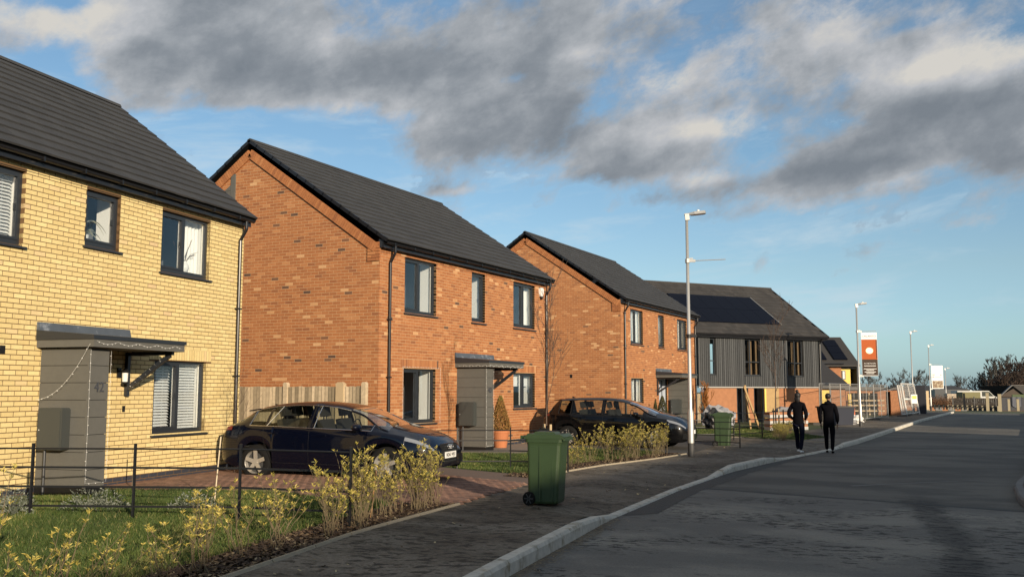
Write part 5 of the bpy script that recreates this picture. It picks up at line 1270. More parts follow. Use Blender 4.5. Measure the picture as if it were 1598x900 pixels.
o6 = gp(1283, 58.6); H6 = empty('garage', (o6[0], o6[1], 0), R(27), 'low garage with a dark pitched roof beside the timber clad house', 'garage')
s6 = 59/1490; z6 = lambda y: 1.75+(609.5-y)*s6; x6 = lambda x: (x-1283)*s6
MB().prism([(0, -.2), (6.5, -.2), (6.5, 1.95), (5.0, 3.4), (0, 1.95)], 'x', -1.6, x6(1316)).build('wall', BRK, H6)
MB().prism([(-.3, z6(602)), (5.0, 3.66), (6.8, z6(602)), (6.8, z6(602)-.1), (5.0, 3.54), (-.3, z6(602)-.1)], 'x', -2.4, x6(1322)).build('roof', TILE4, H6)
MB().box(-2.4, x6(1322), -.32, -.22, z6(606), z6(601.5)).build('fascia', GUT, H6)
MB().box(x6(1276), x6(1291), -.06, -.01, .1, z6(608.5)).build('insulation_board', SAND, H6)
MB().box(x6(1291), x6(1293.5), -.08, -.01, .1, z6(606)).build('timber_batten', BLACK, H6)
o7 = gp(1317, 66); H7 = empty('unfinished_garage_block', (o7[0], o7[1], 0), R(27), 'low unfinished block with a flat black roof behind the site fence', 'garage')
x7 = lambda x: (x-1317)*66/1490
q = MB(); sheetbox(q, 0, x7(1408), -.3, 1.78, .0, .2, [(x7(1319), x7(1366), -.2, 1.6), (x7(1379), x7(1386), -.2, 1.7)]); q.box(0, .2, .2, 4, -.3, 1.78).box(x7(1408)-.2, x7(1408), .2, 4, -.3, 1.78).build('wall', BRK, H7)
MB().box(-.2, x7(1367), -.25, 4.2, 1.80, 2.02).box(x7(1366), x7(1406), -.15, 4.2, 1.84, 1.98).build('roof', GUT, H7)
MB().box(.2, x7(1408)-.2, 3.6, 3.7, -.3, 1.78).build('back_wall', mat('blockwork', (.20, .19, .175), .95, var=.2, vscale=3), H7)
for k, (x, w_) in enumerate(((1326, .08), (1335, .1), (1342, .07), (1352, .1), (1360, .09))): MB().box(x7(x), x7(x)+w_, -.3+k*.1, -.2+k*.1, 0, 1.6).build('timber_prop', WOODP if k % 2 else GALVD, H7)
for z in (.35, .72, 1.05): MB().box(x7(1318), x7(1372), -.5, -.45, z, z+.09).build('timber_rail', WOODP, H7)
# ---------------------------------------------------------------- site fence panels
def heras(x0, y0, x1, y1, label, m=GALV, lean=0., h=2.0, z=.1, cat='fence panel', group='mesh site fence panels', name='mesh_fence_panel', tube_=.021):
    L = math.hypot(x1-x0, y1-y0); e = empty(name, (x0, y0, z), math.atan2(y1-y0, x1-x0), label, cat, group); e.rotation_euler = (lean, 0, math.atan2(y1-y0, x1-x0))
    MB().tube([(0.03, 0, 0), (.03, 0, h), (L-.03, 0, h), (L-.03, 0, 0)], tube_, 6).tube([(.03, 0, .12), (L-.03, 0, .12)], tube_*.8, 6).tube([(L*.5, 0, .12), (L*.5, 0, h)], tube_*.7, 6).build('frame', m, e)
    q = MB()
    for x in np.arange(.12, L-.05, .11): q.bar((x, 0, .12), (x, 0, h), .005, .005)
    for z_ in np.arange(.35, h, .26): q.bar((.03, .003, z_), (L-.03, .003, z_), .005, .005)
    q.build('wire_mesh', m, e)['kind'] = 'stuff'
    MB().box(-.1, .14, -.3, .3, -.01, .12).build('foot_block', mat('fence_foot_block', (.12, .11, .10), .9), e)
    return e
fp = [(-7.85, 48.2), (-7.35, 51.6), (-6.9, 55.0), (-6.5, 58.4), (-6.1, 61.8)]
nm = ['nearest mesh site fence panel, by the person in the hood', 'mesh site fence panel in front of the orange barrier', 'mesh site fence panel behind the post with the orange banner', 'mesh site fence panel with dark netting before the brick block']
for (a, b), l in zip(zip(fp, fp[1:]), nm): heras(*a, *b, l)
GATEW = mat('weathered_white_paint', (.52, .51, .48), .6)
ga, gb_, gc, gd = gp(1403, 62), gp(1410, 63.5), gp(1411, 63.7), gp(1430, 69)
heras(*ga, *gb_, 'narrow white framed gate leaf at the end of the mesh fence', GATEW, R(-7), 2.0, name='site_gate', cat='gate', group='white site gates', tube_=.06)
heras(*gc, *gd, 'wide white framed gate leaf leaning back, with a notice hung on it', GATEW, R(-9), 2.15, name='site_gate', cat='gate', group='white site gates', tube_=.05)
q = MB().box(-.05, .05, 0, 2.4, 0, 2.1).build('hoarding_panel', mat('dark_hoarding', (.02, .022, .03), .7), label='dark upright board standing past the leaning white gates', cat='hoarding'); q.location = (*gp(1433, 69.5), .05); q.scale = (6, .35, 1)
q = MB().box(0, .02, 0, .45, .9, 1.5).build('site_notice', PLASW, label='white and yellow notice hung on the wide white gate leaf', cat='sign'); q.location = (*gp(1418, 65.3), 0); q.rotation_euler = (0, 0, R(-50)); MB().box(.021, .024, .05, .4, 1.2, 1.42).build('print', SAND, q)
# orange barrier, bags and stacks
ob = empty('orange_barrier', (*px(1317, 657, .1), .1), R(50), 'orange plastic chapter barrier inside the site fence', 'barrier')
q = MB(); sheetbox(q, 0, .78, .05, .82, -.02, .02, [(.12, .2, .2, .62), (.27, .35, .2, .62), (.42, .50, .2, .62), (.57, .65, .2, .62)]); q.build('panel', ORANGE, ob); MB().box(.02, .2, -.2, .2, -.02, .06).box(.58, .76, -.2, .2, -.02, .06).build('foot', ORANGE, ob)
def lump(name, label, cat, loc, sx, sy, sz, m, seed, n=3, group=None):
    r = random.Random(seed); bm = bmesh.new()
    bmesh.ops.create_icosphere(bm, subdivisions=n, radius=1)
    ph = [r.uniform(0, 6.28) for _ in range(8)]
    for v in bm.verts:
        c = v.co; d = 1+.18*math.sin(c.x*5+ph[0])*math.sin(c.y*6+ph[1])+.14*math.sin(c.z*9+ph[2]+c.x*4)+.08*math.sin(c.y*15+ph[3])*math.cos(c.x*13+ph[4])
        c *= d; c.x *= sx; c.y *= sy; c.z = max(-.02, c.z*sz+sz*.6)
    me = bpy.data.meshes.new(name); bm.to_mesh(me); bm.free(); me.materials.append(m); o = bpy.data.objects.new(name, me); COL.objects.link(o); o.location = loc
    return tag(o, label, cat, group)
lump('refuse_sack', 'pale plastic sack lying at the foot of the site fence', 'sack', (*px(1322, 662, .1), .1), .45, .3, .16, FILM, 1)
lump('refuse_sack', 'pale crumpled sack lying beside the orange banner lamp post', 'sack', (*px(1334, 660, .1), .1), .4, .35, .26, PLASW, 2)
sk = MB().prism([(-.6, 0), (.6, 0), (.75, .85), (-.75, .85)], 'y', -.5, .5).build('skip', mat('dark_blue_skip', (.012, .016, .03), .6), label='small dark skip behind the fence next to the person in the hood', cat='skip'); sk.location = (*px(1305, 664, .05), .1); sk.rotation_euler = (0, 0, R(50)); MB().box(-.8, .8, -.54, .54, .84, .90).build('rim', GALVD, sk)
lump('builders_sack', 'grey film covered heap on the stacked blocks by the plywood board', 'sack', (*px(1233, 664, .15), .35), .8, .55, .42, FILM, 3)
lump('refuse_bag', 'heap of clear and dark rubbish bags piled behind the far green bin', 'bag', (*px(1122, 686, .1), .60), .55, .4, .42, FILM, 4)
lump('refuse_bag', 'black bin bag leaning against the rubbish heap behind the far bin', 'bag', (*px(1113, 690, .1), .55), .28, .26, .36, TRIM, 5)
pl_ = empty('block_stack', (*px(1198, 672, .12), .1), R(45), 'pallet stack of white wrapped blocks with brick red bands', 'building blocks')
for k in range(3):
    for j in range(4): MB().box(j*.46, j*.46+.43, -.2, .25, .05+k*.25, .05+k*.25+.13).build('block', mat('wrapped_block', (.42, .42, .41), .6), pl_)
    MB().box(0, 1.8, -.18, .23, .185+k*.25, .285+k*.25).build('brick_layer', BRK, pl_)
for (x, l, a, lb) in ((1172, 1.9, 8, 'warped pale offcut board leaning on the brick pier beside the dark doorway'), (1187, 2.0, 24, 'long timber leaning across the dark doorway of the timber clad house')):
    q = MB().box(-.04, .04, -.02, .02, 0, l).build('timber_offcut', BOARD, label=lb, cat='timber'); q.location = (*px(x, 672, .1), .1); q.rotation_euler = (0, -R(a), R(53))
# ================================================================ CLOSE-BOARDED FENCE
fe = empty('board_fence', (-17.6, 17.92, .15), 0, 'weathered close-boarded timber fence between the yellow house and the red gable', 'fence')
x = 0.; 
while x < 4.72:
    if True:
        MB().prism([(x, 0), (x+.105, .004), (x+.105, -.006), (x, -.030)], 'z', 0, 1.70+random.uniform(-.012, .012), t=random.random()).build('fence_board', WOOD, fe)
    x += .098
for k, p_ in enumerate((.02, 2.45, 4.05, 4.72)):
    w_ = .06 if k != 2 else .11; prf = [(p_-w_, 0), (p_+w_, 0), (p_+w_, 1.76), (p_+w_*.55, 1.80), (p_-w_*.55, 1.80), (p_-w_, 1.76)]
    MB().prism(prf, 'y', -.055, .05, t=.95).build('post', WOODP if k == 2 else WOOD, fe)
for z in (.3, 1.3): MB().box(0, 4.7, .002, .05, z, z+.08).build('rail', WOOD, fe)
# ================================================================ PLANTS
def leaf_quads(q, p, d, L, w, t, r):
    d = Vector(d).normalized(); s = d.cross(Vector((r.uniform(-1, 1), r.uniform(-1, 1), 1))).normalized(); up = s.cross(d)
    a = Vector(p); m1 = a+d*L*.5+up*L*.12; e = a+d*L+up*L*-.02
    q.quad(a, m1+s*w, e, t=t); q.quad(a, e, m1-s*w, t=t*.85)
def shrub_meshes(seed, H, nst, leafy, spread):
    r = random.Random(seed); st = MB(); lf = MB()
    for k in range(nst):
        a = r.uniform(0, 6.28); tilt = r.uniform(.05, .42)*spread; h = H*r.uniform(.55, 1.08); bx, by = r.uniform(-.1, .1), r.uniform(-.1, .1); P = []
        n = 7; cv = r.uniform(-.25, .25)
        for i in range(n):
            t = i/(n-1); P.append(Vector((bx+math.cos(a)*(tilt*h*t+cv*t*t*.3)+.012*math.sin(i*2.1+k), by+math.sin(a)*(tilt*h*t+cv*t*t*.3)+.012*math.cos(i*1.7+k), h*t*(1-.12*tilt*t))))
        st.tube(P, [.0065-.0042*i/(n-1) for i in range(n)], 4)
        tw = [(P, h)]
        for b in range(r.randint(2, 4)):
            i = r.randint(2, 5); p0 = P[i]; d = Vector((r.uniform(-1, 1), r.uniform(-1, 1), r.uniform(.6, 1.6))).normalized(); l = r.uniform(.1, .3)*H; Q = [p0, p0+d*l*.5, p0+d*l+Vector((0, 0, .04))]
            st.tube(Q, [.003, .0025, .0015], 3); tw.append((Q, h))
        for Q, _ in tw:
            tip = Q[-1]; dd = (Q[-1]-Q[-2]).normalized()
            for m_ in range(int(r.randint(5, 8))):       # the bright whorl at the tip
                a2 = r.uniform(0, 6.28); up_ = r.uniform(.1, 1.3); v = Vector((math.cos(a2), math.sin(a2), up_)); leaf_quads(lf, tip-dd*r.uniform(0, .05), v+dd*.5, r.uniform(.035, .068), r.uniform(.006, .011), min(1, r.uniform(.5, 1.05)), r)
            for m_ in range(int(leafy*r.uniform(.5, 1.4))):
                t = r.uniform(.3, 1)*(len(Q)-1); i = min(int(t), len(Q)-2); p = Q[i].lerp(Q[i+1], t-i); a2 = r.uniform(0, 6.28)
                leaf_quads(lf, p, (math.cos(a2), math.sin(a2), r.uniform(-.1, .9)), r.uniform(.03, .065), r.uniform(.007, .013), r.uniform(.0, .75), r)
    return st, lf
VAR = []
for i in range(12):
    leafy = [1, 1.2, 1.6, 4, 5, 6, 8, 9, 10, 5, 2, 1.2][i]; st, lf = shrub_meshes(100+i, 1.0, [7, 8, 9, 12, 13, 14, 15, 15, 16, 11, 9, 7][i], leafy, [1.3, 1.2, 1.1, 1., .9, .9, .8, .8, .8, 1., 1.2, 1.4][i])
    r0 = empty('shrub', (0, -500, 0)); a = st.build('stems', STEM, r0, fix=False); b = lf.build('leaves', LEAF, r0, fix=False); b['kind'] = 'stuff'; VAR.append(r0)
used = [False]*12
def put_shrub(v, x, y, s, sz, label, group):
    o = VAR[v] if not used[v] else copy_tree(VAR[v]); used[v] = True
    o.location = (x, y, float(gz(x, y))); o.scale = (s, s, sz); o.rotation_euler = (0, 0, random.uniform(0, 6.28)); tag(o, label, 'shrub', group)
adj = ['sparse', 'leggy', 'upright', 'dense', 'bushy', 'low', 'tall', 'thin']
row = []
yy = 3.6
while yy < 12.55:
    x = np.interp(yy, [p[1] for p in EDGEL], [p[0] for p in EDGEL]); row.append((x-random.uniform(.2, .65), yy)); yy += random.uniform(.42, .6) if yy < 6.6 else random.uniform(.38, .52) if yy < 9.2 else random.uniform(.25, .36)
for k, (x, y) in enumerate(row):
    if y < 6.6: v = random.choice([0, 1, 2, 11, 10]); sz = random.uniform(.45, .68)
    elif y < 9.3: v = random.choice([1, 2, 10, 0, 11]); sz = random.uniform(.60, .82)
    else: v = random.choice([3, 4, 5, 6, 9]); sz = random.uniform(.66, .90)
    L = 'yellow-leaved shrub along the near footway edging, '+('toward the photo corner' if y < 6.6 else 'by the railing' if y < 9.3 else 'by the block paved drive')
    put_shrub(v, x, y, random.uniform(.75, 1.0), sz, L, 'hedge shrubs along the near footway, '+('corner stretch' if y < 6.6 else 'railing stretch' if y < 9.3 else 'drive stretch'))
for (x, y, s) in ((-8.9, 5.0, .85), (-9.5, 5.6, .75), (-8.5, 5.9, .9), (-9.9, 6.4, .7)): put_shrub(random.choice([0, 1, 11]), x, y, .9, s, 'leggy yellow-tipped shrub growing in the front lawn at the lower left', 'leggy shrubs in the front lawn')
yy = 17.9
while yy < 24.5:
    x = np.interp(yy, [p[1] for p in EDGE2], [p[0] for p in EDGE2]); d = yy > 20.3; put_shrub(random.choice([3, 4, 5, 9] if d else [0, 1, 10]), x-random.uniform(.2, .7), yy, random.uniform(.8, 1.1) if d else .7, random.uniform(.62, .86) if d else random.uniform(.4, .6),
        'yellow-leaved shrub in the hedge row between the black car and the footway', 'hedge shrubs in front of the black car'); yy += random.uniform(.34, .46) if d else random.uniform(.4, .6)
for yy in np.arange(32.8, 38.5, .32): put_shrub(random.choice([5, 6, 7, 8]), np.interp(yy, [31, 34.3, 38], [-6.1, -7.0, -7.3])+random.uniform(-.2, .2), yy, .7, .48, 'dark leafy shrub in the row behind the two walking people', 'shrubs behind the walking people')
for i in range(12):
    if not used[i]: put_shrub(i, -8.2-.2*i, 18.6, .6, .5, 'yellow-leaved shrub in the hedge row between the black car and the footway', 'hedge shrubs in front of the black car')
# silvery low plants along the path of the yellow house
def mound(x, y, s, label, seed, m=LEAFB, name='low_plant', n=420, hz=.26, grp=None):
    r = random.Random(seed); q = MB()
    for k in range(n):
        a = r.uniform(0, 6.28); rr = s*math.sqrt(r.random()); h = hz*(1-(rr/s)**2)*r.uniform(.2, 1.1); leaf_quads(q, (math.cos(a)*rr, math.sin(a)*rr, h), (math.cos(a)*.8, math.sin(a)*.8, r.uniform(.2, 1.2)), r.uniform(.02, .045), r.uniform(.006, .012), r.random(), r)
    for k in range(14): a = r.uniform(0, 6.28); q.tube([(0, 0, 0), (math.cos(a)*s*.6, math.sin(a)*s*.6, hz*r.uniform(.5, 1.1))], .003, 3, .2)
    o = q.build(name, m, fix=False, label=label, cat='plant', group=grp); o.location = (x, y, float(gz(x, y))); return o
for i, (u, v, s, l) in enumerate(((15, 800, .34, 'silvery low plant by the path at the left edge of the photo'), (135, 802, .36, 'silvery low plant behind the railing post in front of the porch pier'), (165, 800, .3, 'pale low plant between the two left railing posts'), (300, 800, .36, 'grey-green low plant at the lawn edge under the ground floor window'), (20, 812, .25, 'small grey plant beside the railing at the left edge'))):
    x, y = px(u, v, .12); mound(x, y, s, l, 40+i)
# potted conifers
def conifer(x, y, z, h, r0, m, label, pot, seed):
    e = empty('potted_conifer' if pot else 'conifer', (x, y, z), 0, label, 'conifer'); r = random.Random(seed); z0 = .42 if pot else .05
    if pot: 
        p = MB().lathe([(0, 0), (.17, 0), (.235, .40), (.25, .40), (.25, .46), (.22, .46), (.2, .42), (0, .42)], n=24).build('pot', TERR, e, smooth=False)
        text('NOEL', .11, PLASW, p, (.205, -.02, .24), (R(84), 0, R(90)), 'lettering', .002) if False else None
    MB().lathe([(.03, 0), (.01, h*.9)], n=8).build('trunk', BARK, e)
    q = MB()
    for k in range(2600):
        t = r.random()**1.3; rr = r0*(1-t)**.75*(.55+.45*min(1, t*6+.35)); rr *= r.uniform(.72, 1.05); a = r.uniform(0, 6.28); zz = z0+t*h
        leaf_quads(q, (math.cos(a)*rr, math.sin(a)*rr, zz), (math.cos(a)*.5, math.sin(a)*.5, 1.1), r.uniform(.04, .08), r.uniform(.010, .018), min(1, max(0, r.gauss(.35+(.6 if t > .86 else 0), .22))), r)
    q.build('foliage', m, e, fix=False); return e
cx_, cy_ = -12.35, 23.55
conifer(cx_, cy_, .2, .95, .30, CONIF, 'browned cone-shaped conifer in a terracotta pot beside the number 40 porch', True, 7)
conifer(-12.42, 38.0, .2, 1.25, .34, CONIG, 'dark cone conifer under the canopy of the farther red brick house', False, 8)
conifer(-12.45, 37.2, .2, 1.05, .16, CONIG, 'slim dark conifer left of the canopy bracket of the farther red brick house', False, 9)
# young bare trees
def bare_tree(name, loc, H, label, seed, r0=.025, levels=3, nb=7, spread=.5, m=BARK, stake=False, cat='tree', rise=.8, tw=.003, trunkfrac=.35, group=None, lean=(0, 0)):
    r = random.Random(seed); e = empty(name, loc, 0, label, cat, group); T = MB(); B = MB()
    P = [Vector((lean[0]*t*H+.02*math.sin(t*9+seed), lean[1]*t*H+.02*math.cos(t*7), H*t)) for t in np.linspace(0, 1, 9)]
    T.tube(P, [r0*(1-.85*i/8) for i in range(9)], 8); T.build('trunk', m, e, smooth=True)
    def br(p, d, L, rad, lv):
        n = 4 if lv > 1 else 2; Q = [p]
        for i in range(n): d = (d+Vector((r.uniform(-.18, .18), r.uniform(-.18, .18), .12*rise))).normalized(); Q.append(Q[-1]+d*L/n)
        B.tube(Q, [max(tw, rad*(1-.7*i/n)) for i in range(n+1)], 5 if rad > .02 else 3, cap=False)
        if lv > 0:
            for k in range(r.randint(3, 4) if lv > 1 else r.randint(4, 6)):
                t = r.uniform(.25, 1); i = min(int(t*n), n-1); pp = Q[i].lerp(Q[i+1], t*n-i); v = Vector((r.uniform(-1, 1), r.uniform(-1, 1), r.uniform(.0, .9))); br(pp, (d+v*.9).normalized(), L*r.uniform(.45, .7), rad*.55, lv-1)
    for k in range(nb):
        t = trunkfrac+(1-trunkfrac)*(k+r.random()*.8)/nb; i = min(int(t*8), 7); p = P[i].lerp(P[i+1], t*8-i); a = k*2.4+r.uniform(-.4, .4)
        br(p, Vector((math.cos(a)*spread, math.sin(a)*spread, rise)).normalized(), H*r.uniform(.28, .45)*(1.15-t*.55), r0*(1-t*.7)*.6, levels-1)
    B.build('branches', m, e, fix=False); 
    if stake: MB().tube([(.12, -.1, -.1), (.12, -.1, .95)], .028, 8).tube([(-.12, .1, -.1), (-.12, .1, .95)], .028, 8).build('stake', WOODP, e); MB().box(-.14, .14, -.12, -.08, .82, .87).build('tree_tie', TRIM, e)
    return e
bare_tree('young_tree', (-8.58, 18.5, .1), 3.15, 'staked young bare tree in front of the middle red brick house', 21, .022, 3, 7, .26, stake=True, rise=1.3, tw=.003)
bare_tree('young_tree', (-8.1, 39.3, .1), 3.9, 'staked young bare tree in front of the timber clad house', 22, .03, 3, 9, .35, stake=True, rise=1.2, tw=.005)
bare_tree('young_shrub', (-12.95, 13.9, .2), 1.75, 'thin russet sapling against the yellow wall by the downpipe', 23, .01, 2, 8, .5, m=RBARK, rise=.9, tw=.002, cat='sapling')
bare_tree('young_shrub', (gp(1098, 44)[0], gp(1098, 44)[1], .1), 1.6, 'russet leaved shrub by the gate boards of the timber clad house', 24, .02, 3, 12, .4, m=mat('russet_leaf', (.28, .12, .03), .8), rise=1.0, tw=.012, cat='shrub', trunkfrac=.05)
for (u0, v0, u1, v1, z1, l, m) in ((333, 792, 345, 668, 1.0, 'pale cane stuck in the lawn before the yellow wall', mat('pale_cane', (.62, .52, .36), .8)), (577, 808, 588, 735, .62, 'orange-brown cane in the hedge beside the end railing post', mat('bamboo_cane', (.42, .22, .09), .7))):
    x, y = px(u0, v0, .1); q = MB().tube([(0, 0, -.1), (.07, .03, z1)], .009, 6).build('cane', m, label=l, cat='cane'); q.location = (x, y, .1)
q = MB().tube([(0, 0, -.1), (.02, .0, .72)], .01, 6).build('cane', MATS['pale_cane'], label='white marker stake on the lawn behind the middle railing post', cat='cane'); q.location = (*px(206, 770, .12), .12)
# ================================================================ FAR BACKGROUND
FT = dict(levels=4, r0=.2, spread=1.4, tw=.018, m=FBARK, trunkfrac=.22, group='bare trees on the skyline')
for i, (u, Z, H, l, k) in enumerate(((1398, 175, 7.4, 'bare tree left of the dark street lamp on the skyline', {}), (1420, 170, 8.4, 'broad bare tree behind the dark street lamp', {}), (1437, 185, 8.0, 'bare tree just left of the white banner', {}),
        (1362, 150, 7.6, 'thin bare tree seen under the orange banner', {}), (1345, 160, 6.4, 'small bare tree between the far house and the orange banner post', {}), (1378, 165, 5.8, 'bare tree right of the orange banner', {}), (1496, 190, 7.6, 'round lone bare tree right of the white banner', dict(spread=1.)), (1530, 170, 6.3, 'small bare tree at the left edge of the dark wood', {}))):
    x, y = gp(u, Z); d = dict(FT); d.update(k); bare_tree('bare_tree', (x, y, -2.6), H*.80, l, 60+i, nb=15, rise=.6, **d)
for i, (u, Z, H, m) in enumerate(((1538, 160, 8.6, FBARK), (1552, 158, 10.6, FBARK), (1563, 165, 11.2, FBARK), (1578, 150, 9.8, RBARK), (1590, 158, 11.0, RBARK), (1602, 150, 10.4, RBARK), (1616, 155, 11, RBARK), (1571, 145, 8.4, RBARK), (1548, 146, 7.2, RBARK))):
    x, y = gp(u, Z); bare_tree('bare_tree', (x, y, -2.6), H*.74, 'large bare tree in the dark wood at the right edge, '+('grey crown' if m is FBARK else 'russet crown'), 80+i, nb=20, rise=.45, levels=4, r0=.24, spread=1.1, tw=.035, m=m, trunkfrac=.08, group='trees of the dark wood, '+('grey crowned' if m is FBARK else 'russet crowned'))
def scrub(u0, u1, Z, z0, h, m, label, seed, n, size):
    r = np.random.default_rng(seed); a, b = np.array(gp(u0, Z)), np.array(gp(u1, Z)); t = r.uniform(0, 1, n); P = a+(b-a)*t[:, None]; P += r.normal(0, 1.2, (n, 2)); hh = h*(.65+.35*np.sin(t*9+seed)*np.sin(t*23))*r.uniform(.1, 1, n)**.6
    c = np.stack([P[:, 0], P[:, 1], z0+hh], 1); d = r.normal(0, 1, (n, 3)); d /= np.linalg.norm(d, axis=1)[:, None]; e = r.normal(0, 1, (n, 3))
    V = np.stack([c, c+d*size, c+d*size*.5+e*size*.15], 1).reshape(-1, 3)
    return npmesh('hedge', V, np.arange(3*n).reshape(-1, 3), m, r.uniform(0, 1, n), label=label, category='hedge') if False else tag(npmesh('hedge', V, np.arange(3*n).reshape(-1, 3), m, r.uniform(0, 1, n)), label, 'hedge')
scrub(1433, 1482, 98, -.1, 1.45, mat('russet_hedge', (.1, .05, .02), .9, tone=[(0, (.045, .028, .014)), (1, (.20, .09, .04))]), 'low russet hedge under the white banner', 5, 9000, .16)
scrub(1520, 1640, 140, -2.6, 5.0, mat('dark_scrub', (.05, .035, .025), .95, tone=[(0, (.025, .02, .015)), (1, (.085, .055, .035))]), 'dark brown undergrowth beneath the trees at the right edge', 6, 26000, .5)
scrub(1310, 1520, 195, -2.6, 4.6, mat('grey_scrub', (.06, .055, .05), .95, tone=[(0, (.04, .04, .035)), (1, (.10, .09, .075))]), 'grey scrub line behind the long dark bungalow roof', 7, 26000, .55)
def bungalow(u0, u1, Z, zb, ze, zr, label, hip=0., m=TILE4, gable=None, rot=None, dep=5., wm=BRK, name='bungalow', fm=GUT):
    a = gp(u0, Z); W_ = (u1-u0)/1490*Z; e = empty(name, (a[0], a[1], 0), R(27) if rot is None else rot, label, 'bungalow')
    MB().box(0, W_, 0, 2*dep, zb, ze).build('wall', wm, e)
    q = MB(); v = [(-.3, -.4, ze), (W_+.3, -.4, ze), (W_+.3, 2*dep+.4, ze), (-.3, 2*dep+.4, ze), (hip, dep, zr), (W_-hip, dep, zr)]; q.v = v; q.f = [(0, 1, 5, 4), (1, 2, 5), (2, 3, 4, 5), (3, 0, 4), (0, 3, 2, 1)]; q.t = [.5]*5; q.build('roof', m, e)
    MB().box(-.3, W_+.3, -.45, -.38, ze-.18, ze+.02).build('fascia', fm, e)
    return e, W_
b1, w1 = bungalow(1400, 1548, 128, -2.6, .75, 2.45, 'long dark roofed bungalow behind the lamp post with the white banner', hip=3., m=TILE, fm=mat('white_paint', (.8, .8, .78), .6))
x0 = (1497-1400)/1490*128; MB().prism([(x0-1.5, .7), (x0+2.4, .7), (x0+.4, 1.7)], 'y', -1.6, 2).build('porch_gable', BRK, b1); MB().bar((x0-1.7, -1.65, .62), (x0+.4, -1.65, 1.78), .08, .14).bar((x0+2.6, -1.65, .62), (x0+.4, -1.65, 1.78), .08, .14).build('barge_board', MATS['white_paint'], b1)
for k in range(6): MB().box(3+k*1.7, 3.9+k*1.7, -.06, -.01, -.9, .3).build('window', GREY, b1)
bungalow(1542, 1580, 135, -2.6, .9, 2.2, 'dark roof set back between the two nearer bungalows', hip=1.5, m=TILE)
a = gp(1556, 108); b3 = empty('bungalow', (a[0], a[1], 0), R(27), 'dark gable fronted bungalow near the right edge of the photo', 'bungalow')
MB().box(0, 5.0, 0, 8, -2.6, 1.1).build('wall', mat('dark_brick', (.06, .045, .035), .9), b3); MB().prism([(-.3, 1.0), (5.3, 1.0), (2.0, 2.25)], 'y', .0, .05).build('gable', mat('dark_brick', (), 0), b3)
MB().prism([(-.4, .95), (1.25, 2.4), (9.5, 2.4), (9.5, 2.3), (1.25, 2.3), (-.4, .85)], 'y', -.3, 0.).build('barge_board', GUT, b3)
q = MB(); q.v = [(1.3, -.3, 2.36), (10, -.3, 2.36), (12, -.3, .8), (3.2, -.3, .8), (1.3, 8, 2.36), (10, 8, 2.36), (12, 8, .8), (3.2, 8, .8)]; q.f = [(0, 1, 2, 3), (4, 7, 6, 5), (0, 4, 5, 1), (1, 5, 6, 2), (2, 6, 7, 3), (3, 7, 4, 0)]; q.t = [.5]*6; q.build('roof', TILE4, b3)
# yard fence, posts, knee rail, container
def obj1(q, name, m, label, cat, group=None, kind=None): return q.build(name, m, None, label=label, cat=cat, group=group, kind=kind)
pw, w_ = gp(1455, 99), None
kn = empty('knee_rail', (*gp(1447, 95), 0), 0, 'low knee rail with short pale posts across the end of the road', 'knee rail'); A = Vector((*gp(1447, 95), 0)); Bv = Vector((*gp(1552, 86), 0)); n = 15
MB().bar((0, 0, .30), tuple(Bv-A+Vector((0, 0, .30))), .06, .09).build('rail', mat('old_dark_wood', (.045, .035, .028), .9), kn)
for k in range(n): p_ = (Bv-A)*(k/(n-1)); MB().box(p_.x-.07, p_.x+.07, p_.y-.1, p_.y+.02, -.05, .40).build('post', mat('pale_wood', (.38, .32, .21), .8), kn)
for (u, Z, h, w_, l) in ((1536, 84, 1.55, .12, 'tall pale timber post at the end of the road, left of two'), (1555, 82, 1.45, .13, 'thick pale timber post at the end of the road, right of two'), (1569, 84, 1.0, .09, 'thin leaning pale post beside the blue-grey tarpaulin'), (1583, 84, 1.0, .10, 'pale post right of the blue-grey tarpaulin'), (1500, 88, 1.5, .08, 'dark post in front of the parked vans')):
    q = obj1(MB().box(-w_, w_, -w_, w_, 0, h).box(-w_*1.15, w_*1.15, -w_*1.15, w_*1.15, h, h+.03), 'timber_post', MATS['pale_wood'] if 'dark' not in l else BLACK, l, 'post'); q.location = (*gp(u, Z), 0)
yd = empty('yard_fence', (*gp(1482, 92), 0), R(20), 'dark boarded yard fence across the end of the road', 'fence')
for k in range(46): MB().box(k*.17, k*.17+.155, 0, .02, 0, 1.05+.03*random.random()).build('fence_board', mat('creosoted_board', (.022, .018, .015), .9, var=.3), yd)
for k in range(5): MB().box(k*1.95-.05, k*1.95+.05, -.06, -.0, 0, 1.2).build('post', BLACK, yd)
for z in (.5, .95): MB().box(0, 7.9, -.03, -.0, z, z+.08).build('rail', MATS['old_dark_wood'], yd)
yr = empty('yard_hoarding', (*gp(1557, 87), 0), R(24), 'dark blue-black hoarding with a green top rail at the right edge', 'hoarding')
for k in range(14): MB().box(k*.45, k*.45+.44, 0, .03, 0, 1.15).build('hoarding_board', mat('dark_hoarding', (), 0), yr)
MB().box(1.0, 6.4, -.06, .06, 1.15, 1.42).build('top_rail', mat('green_rail', (.06, .085, .035), .8), yr)
tp = MB(); 
for i in range(10):
    xa, xb = .9+i*.09, .99+i*.09; ya, yb = -.08-.03*math.sin(i*1.3), -.08-.03*math.sin((i+1)*1.3); tp.quad((xa, ya, .15+.4*abs(i-5)/8), (xb, yb, .15+.4*abs(i-4)/8), (xb, yb-.02, 1.2), (xa, ya-.02, 1.2))
tp.build('tarpaulin', mat('blue_grey_tarpaulin', (.05, .055, .075), .6), None, label='blue-grey tarpaulin hanging over the dark hoarding', cat='tarpaulin').matrix_basis = yr.matrix_basis.copy()
ct = empty('site_shelter', (*gp(1498, 97), 0), R(24), 'olive topped open site shelter beyond the knee rail', 'shelter')
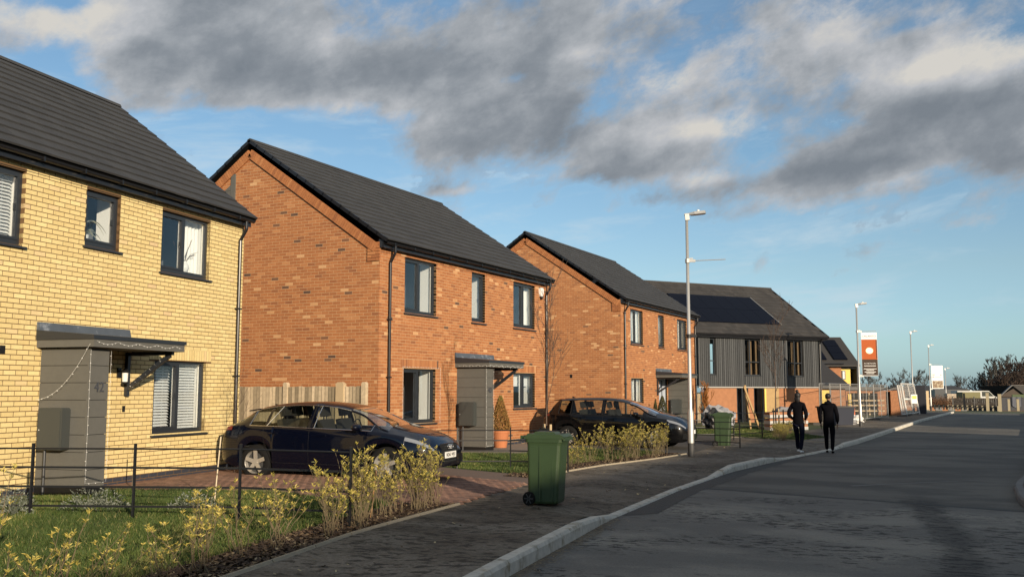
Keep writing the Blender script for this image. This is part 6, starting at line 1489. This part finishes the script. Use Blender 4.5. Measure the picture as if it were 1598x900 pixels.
MB().prism([(0, 1.62), (1.6, 1.0), (1.6, .92), (0, 1.54)], 'x', 0, 1.75).build('roof', mat('olive_sheet', (.17, .155, .075), .85), ct) if False else MB().box(0, 1.75, 0, 1.6, 1.02, 1.62).build('roof', mat('olive_sheet', (.17, .155, .075), .85), ct)
MB().box(-.02, 1.78, -.03, 0, .92, 1.02).build('gutter', mat('green_rail', (), 0), ct); MB().box(0, .1, 0, .1, 0, 1.0).box(1.65, 1.75, 0, .1, 0, 1.0).build('leg', BLACK, ct)
def van(u, Z, L, H, col, label, rz):
    e = empty('parked_van', (*gp(u, Z), 0), rz, label, 'van'); MB().prism([(0, .3), (L, .3), (L, H*.62), (L*.93, H*.68), (L*.80, H), (0, H)], 'y', 0, 1.7).build('body', col, e)
    MB().prism([(L*.92, H*.66), (L*.805, H*.95), (L*.62, H*.95), (L*.62, H*.66)], 'y', -.012, 1.712).build('window', mat('dark_glass', (.01, .012, .015), .1), e)
    for x in (L*.18, L*.80):
        for y in (.08, 1.62): MB().lathe([(0, -.09), (.3, -.09), (.31, 0), (.3, .09), (0, .09)], (x, y, .3), 'y', 18).build('wheel', RUB, e)
van(1490, 104, 4.2, 1.75, mat('dull_white_paint', (.4, .4, .38), .5), 'pale van half hidden behind the yard fence', R(25)); van(1455, 110, 4.6, 1.9, GREY, 'dark van parked behind the russet hedge', R(20))
ps = MB().box(0, .5, 0, .2, 0, 1.75).box(.75, 1.25, 0, .2, 0, 1.75).build('timber_pallet', WOODP, None, label='pale upright pallets beside the dark board past the white gates', cat='pallet'); ps.location = (*gp(1433, 90), 0); ps.scale = (.6, 1, 1); ps.rotation_euler = (0, 0, R(27))
bs = empty('brick_pack', (*gp(1474, 103), 0), R(27), 'pale pack of bricks on the yard behind the knee rail', 'bricks')
for k in range(5):
    for j in range(4): MB().box(j*.42, j*.42+.4, 0, .8, .1+k*.27, .35+k*.27).build('brick_bundle', mat('pale_brick_pack', (.40, .33, .25), .9, var=.3, vscale=5), bs)
# ================================================================ ACROSS THE STREET (out of the photo, throws the shade on the road)
def terrace(y0, y1, label, x=14.9):
    e = empty('terrace_of_houses', (x, y0, 0), 0, label, 'terrace', 'brick terraces across the street'); L = y1-y0
    MB().box(0, 8, 0, L, -.1, 5.1).build('wall', BRK, e); MB().prism([(-.4, 5.0), (4, 7.8), (8.4, 5.0)], 'y', -.1, L+.1).build('roof', TILE, e)
    for k in range(int(L/3.1)):
        for z in (.95, 3.6):
            f = MB().box(-.05, .02, 1.0+k*3.1, 2.4+k*3.1, z, z+1.35).build('window', GREY, e); MB().box(-.06, -.05, 1.08+k*3.1, 2.32+k*3.1, z+.08, z+1.27).build('pane', mat('dark_glass', (), 0), f)
terrace(-46, -12, 'brick terrace across the street, behind the photographer'); terrace(-11.6, 28., 'brick terrace across the street, opposite the yellow house'); terrace(39.5, 64, 'brick terrace across the street, opposite the timber clad house')
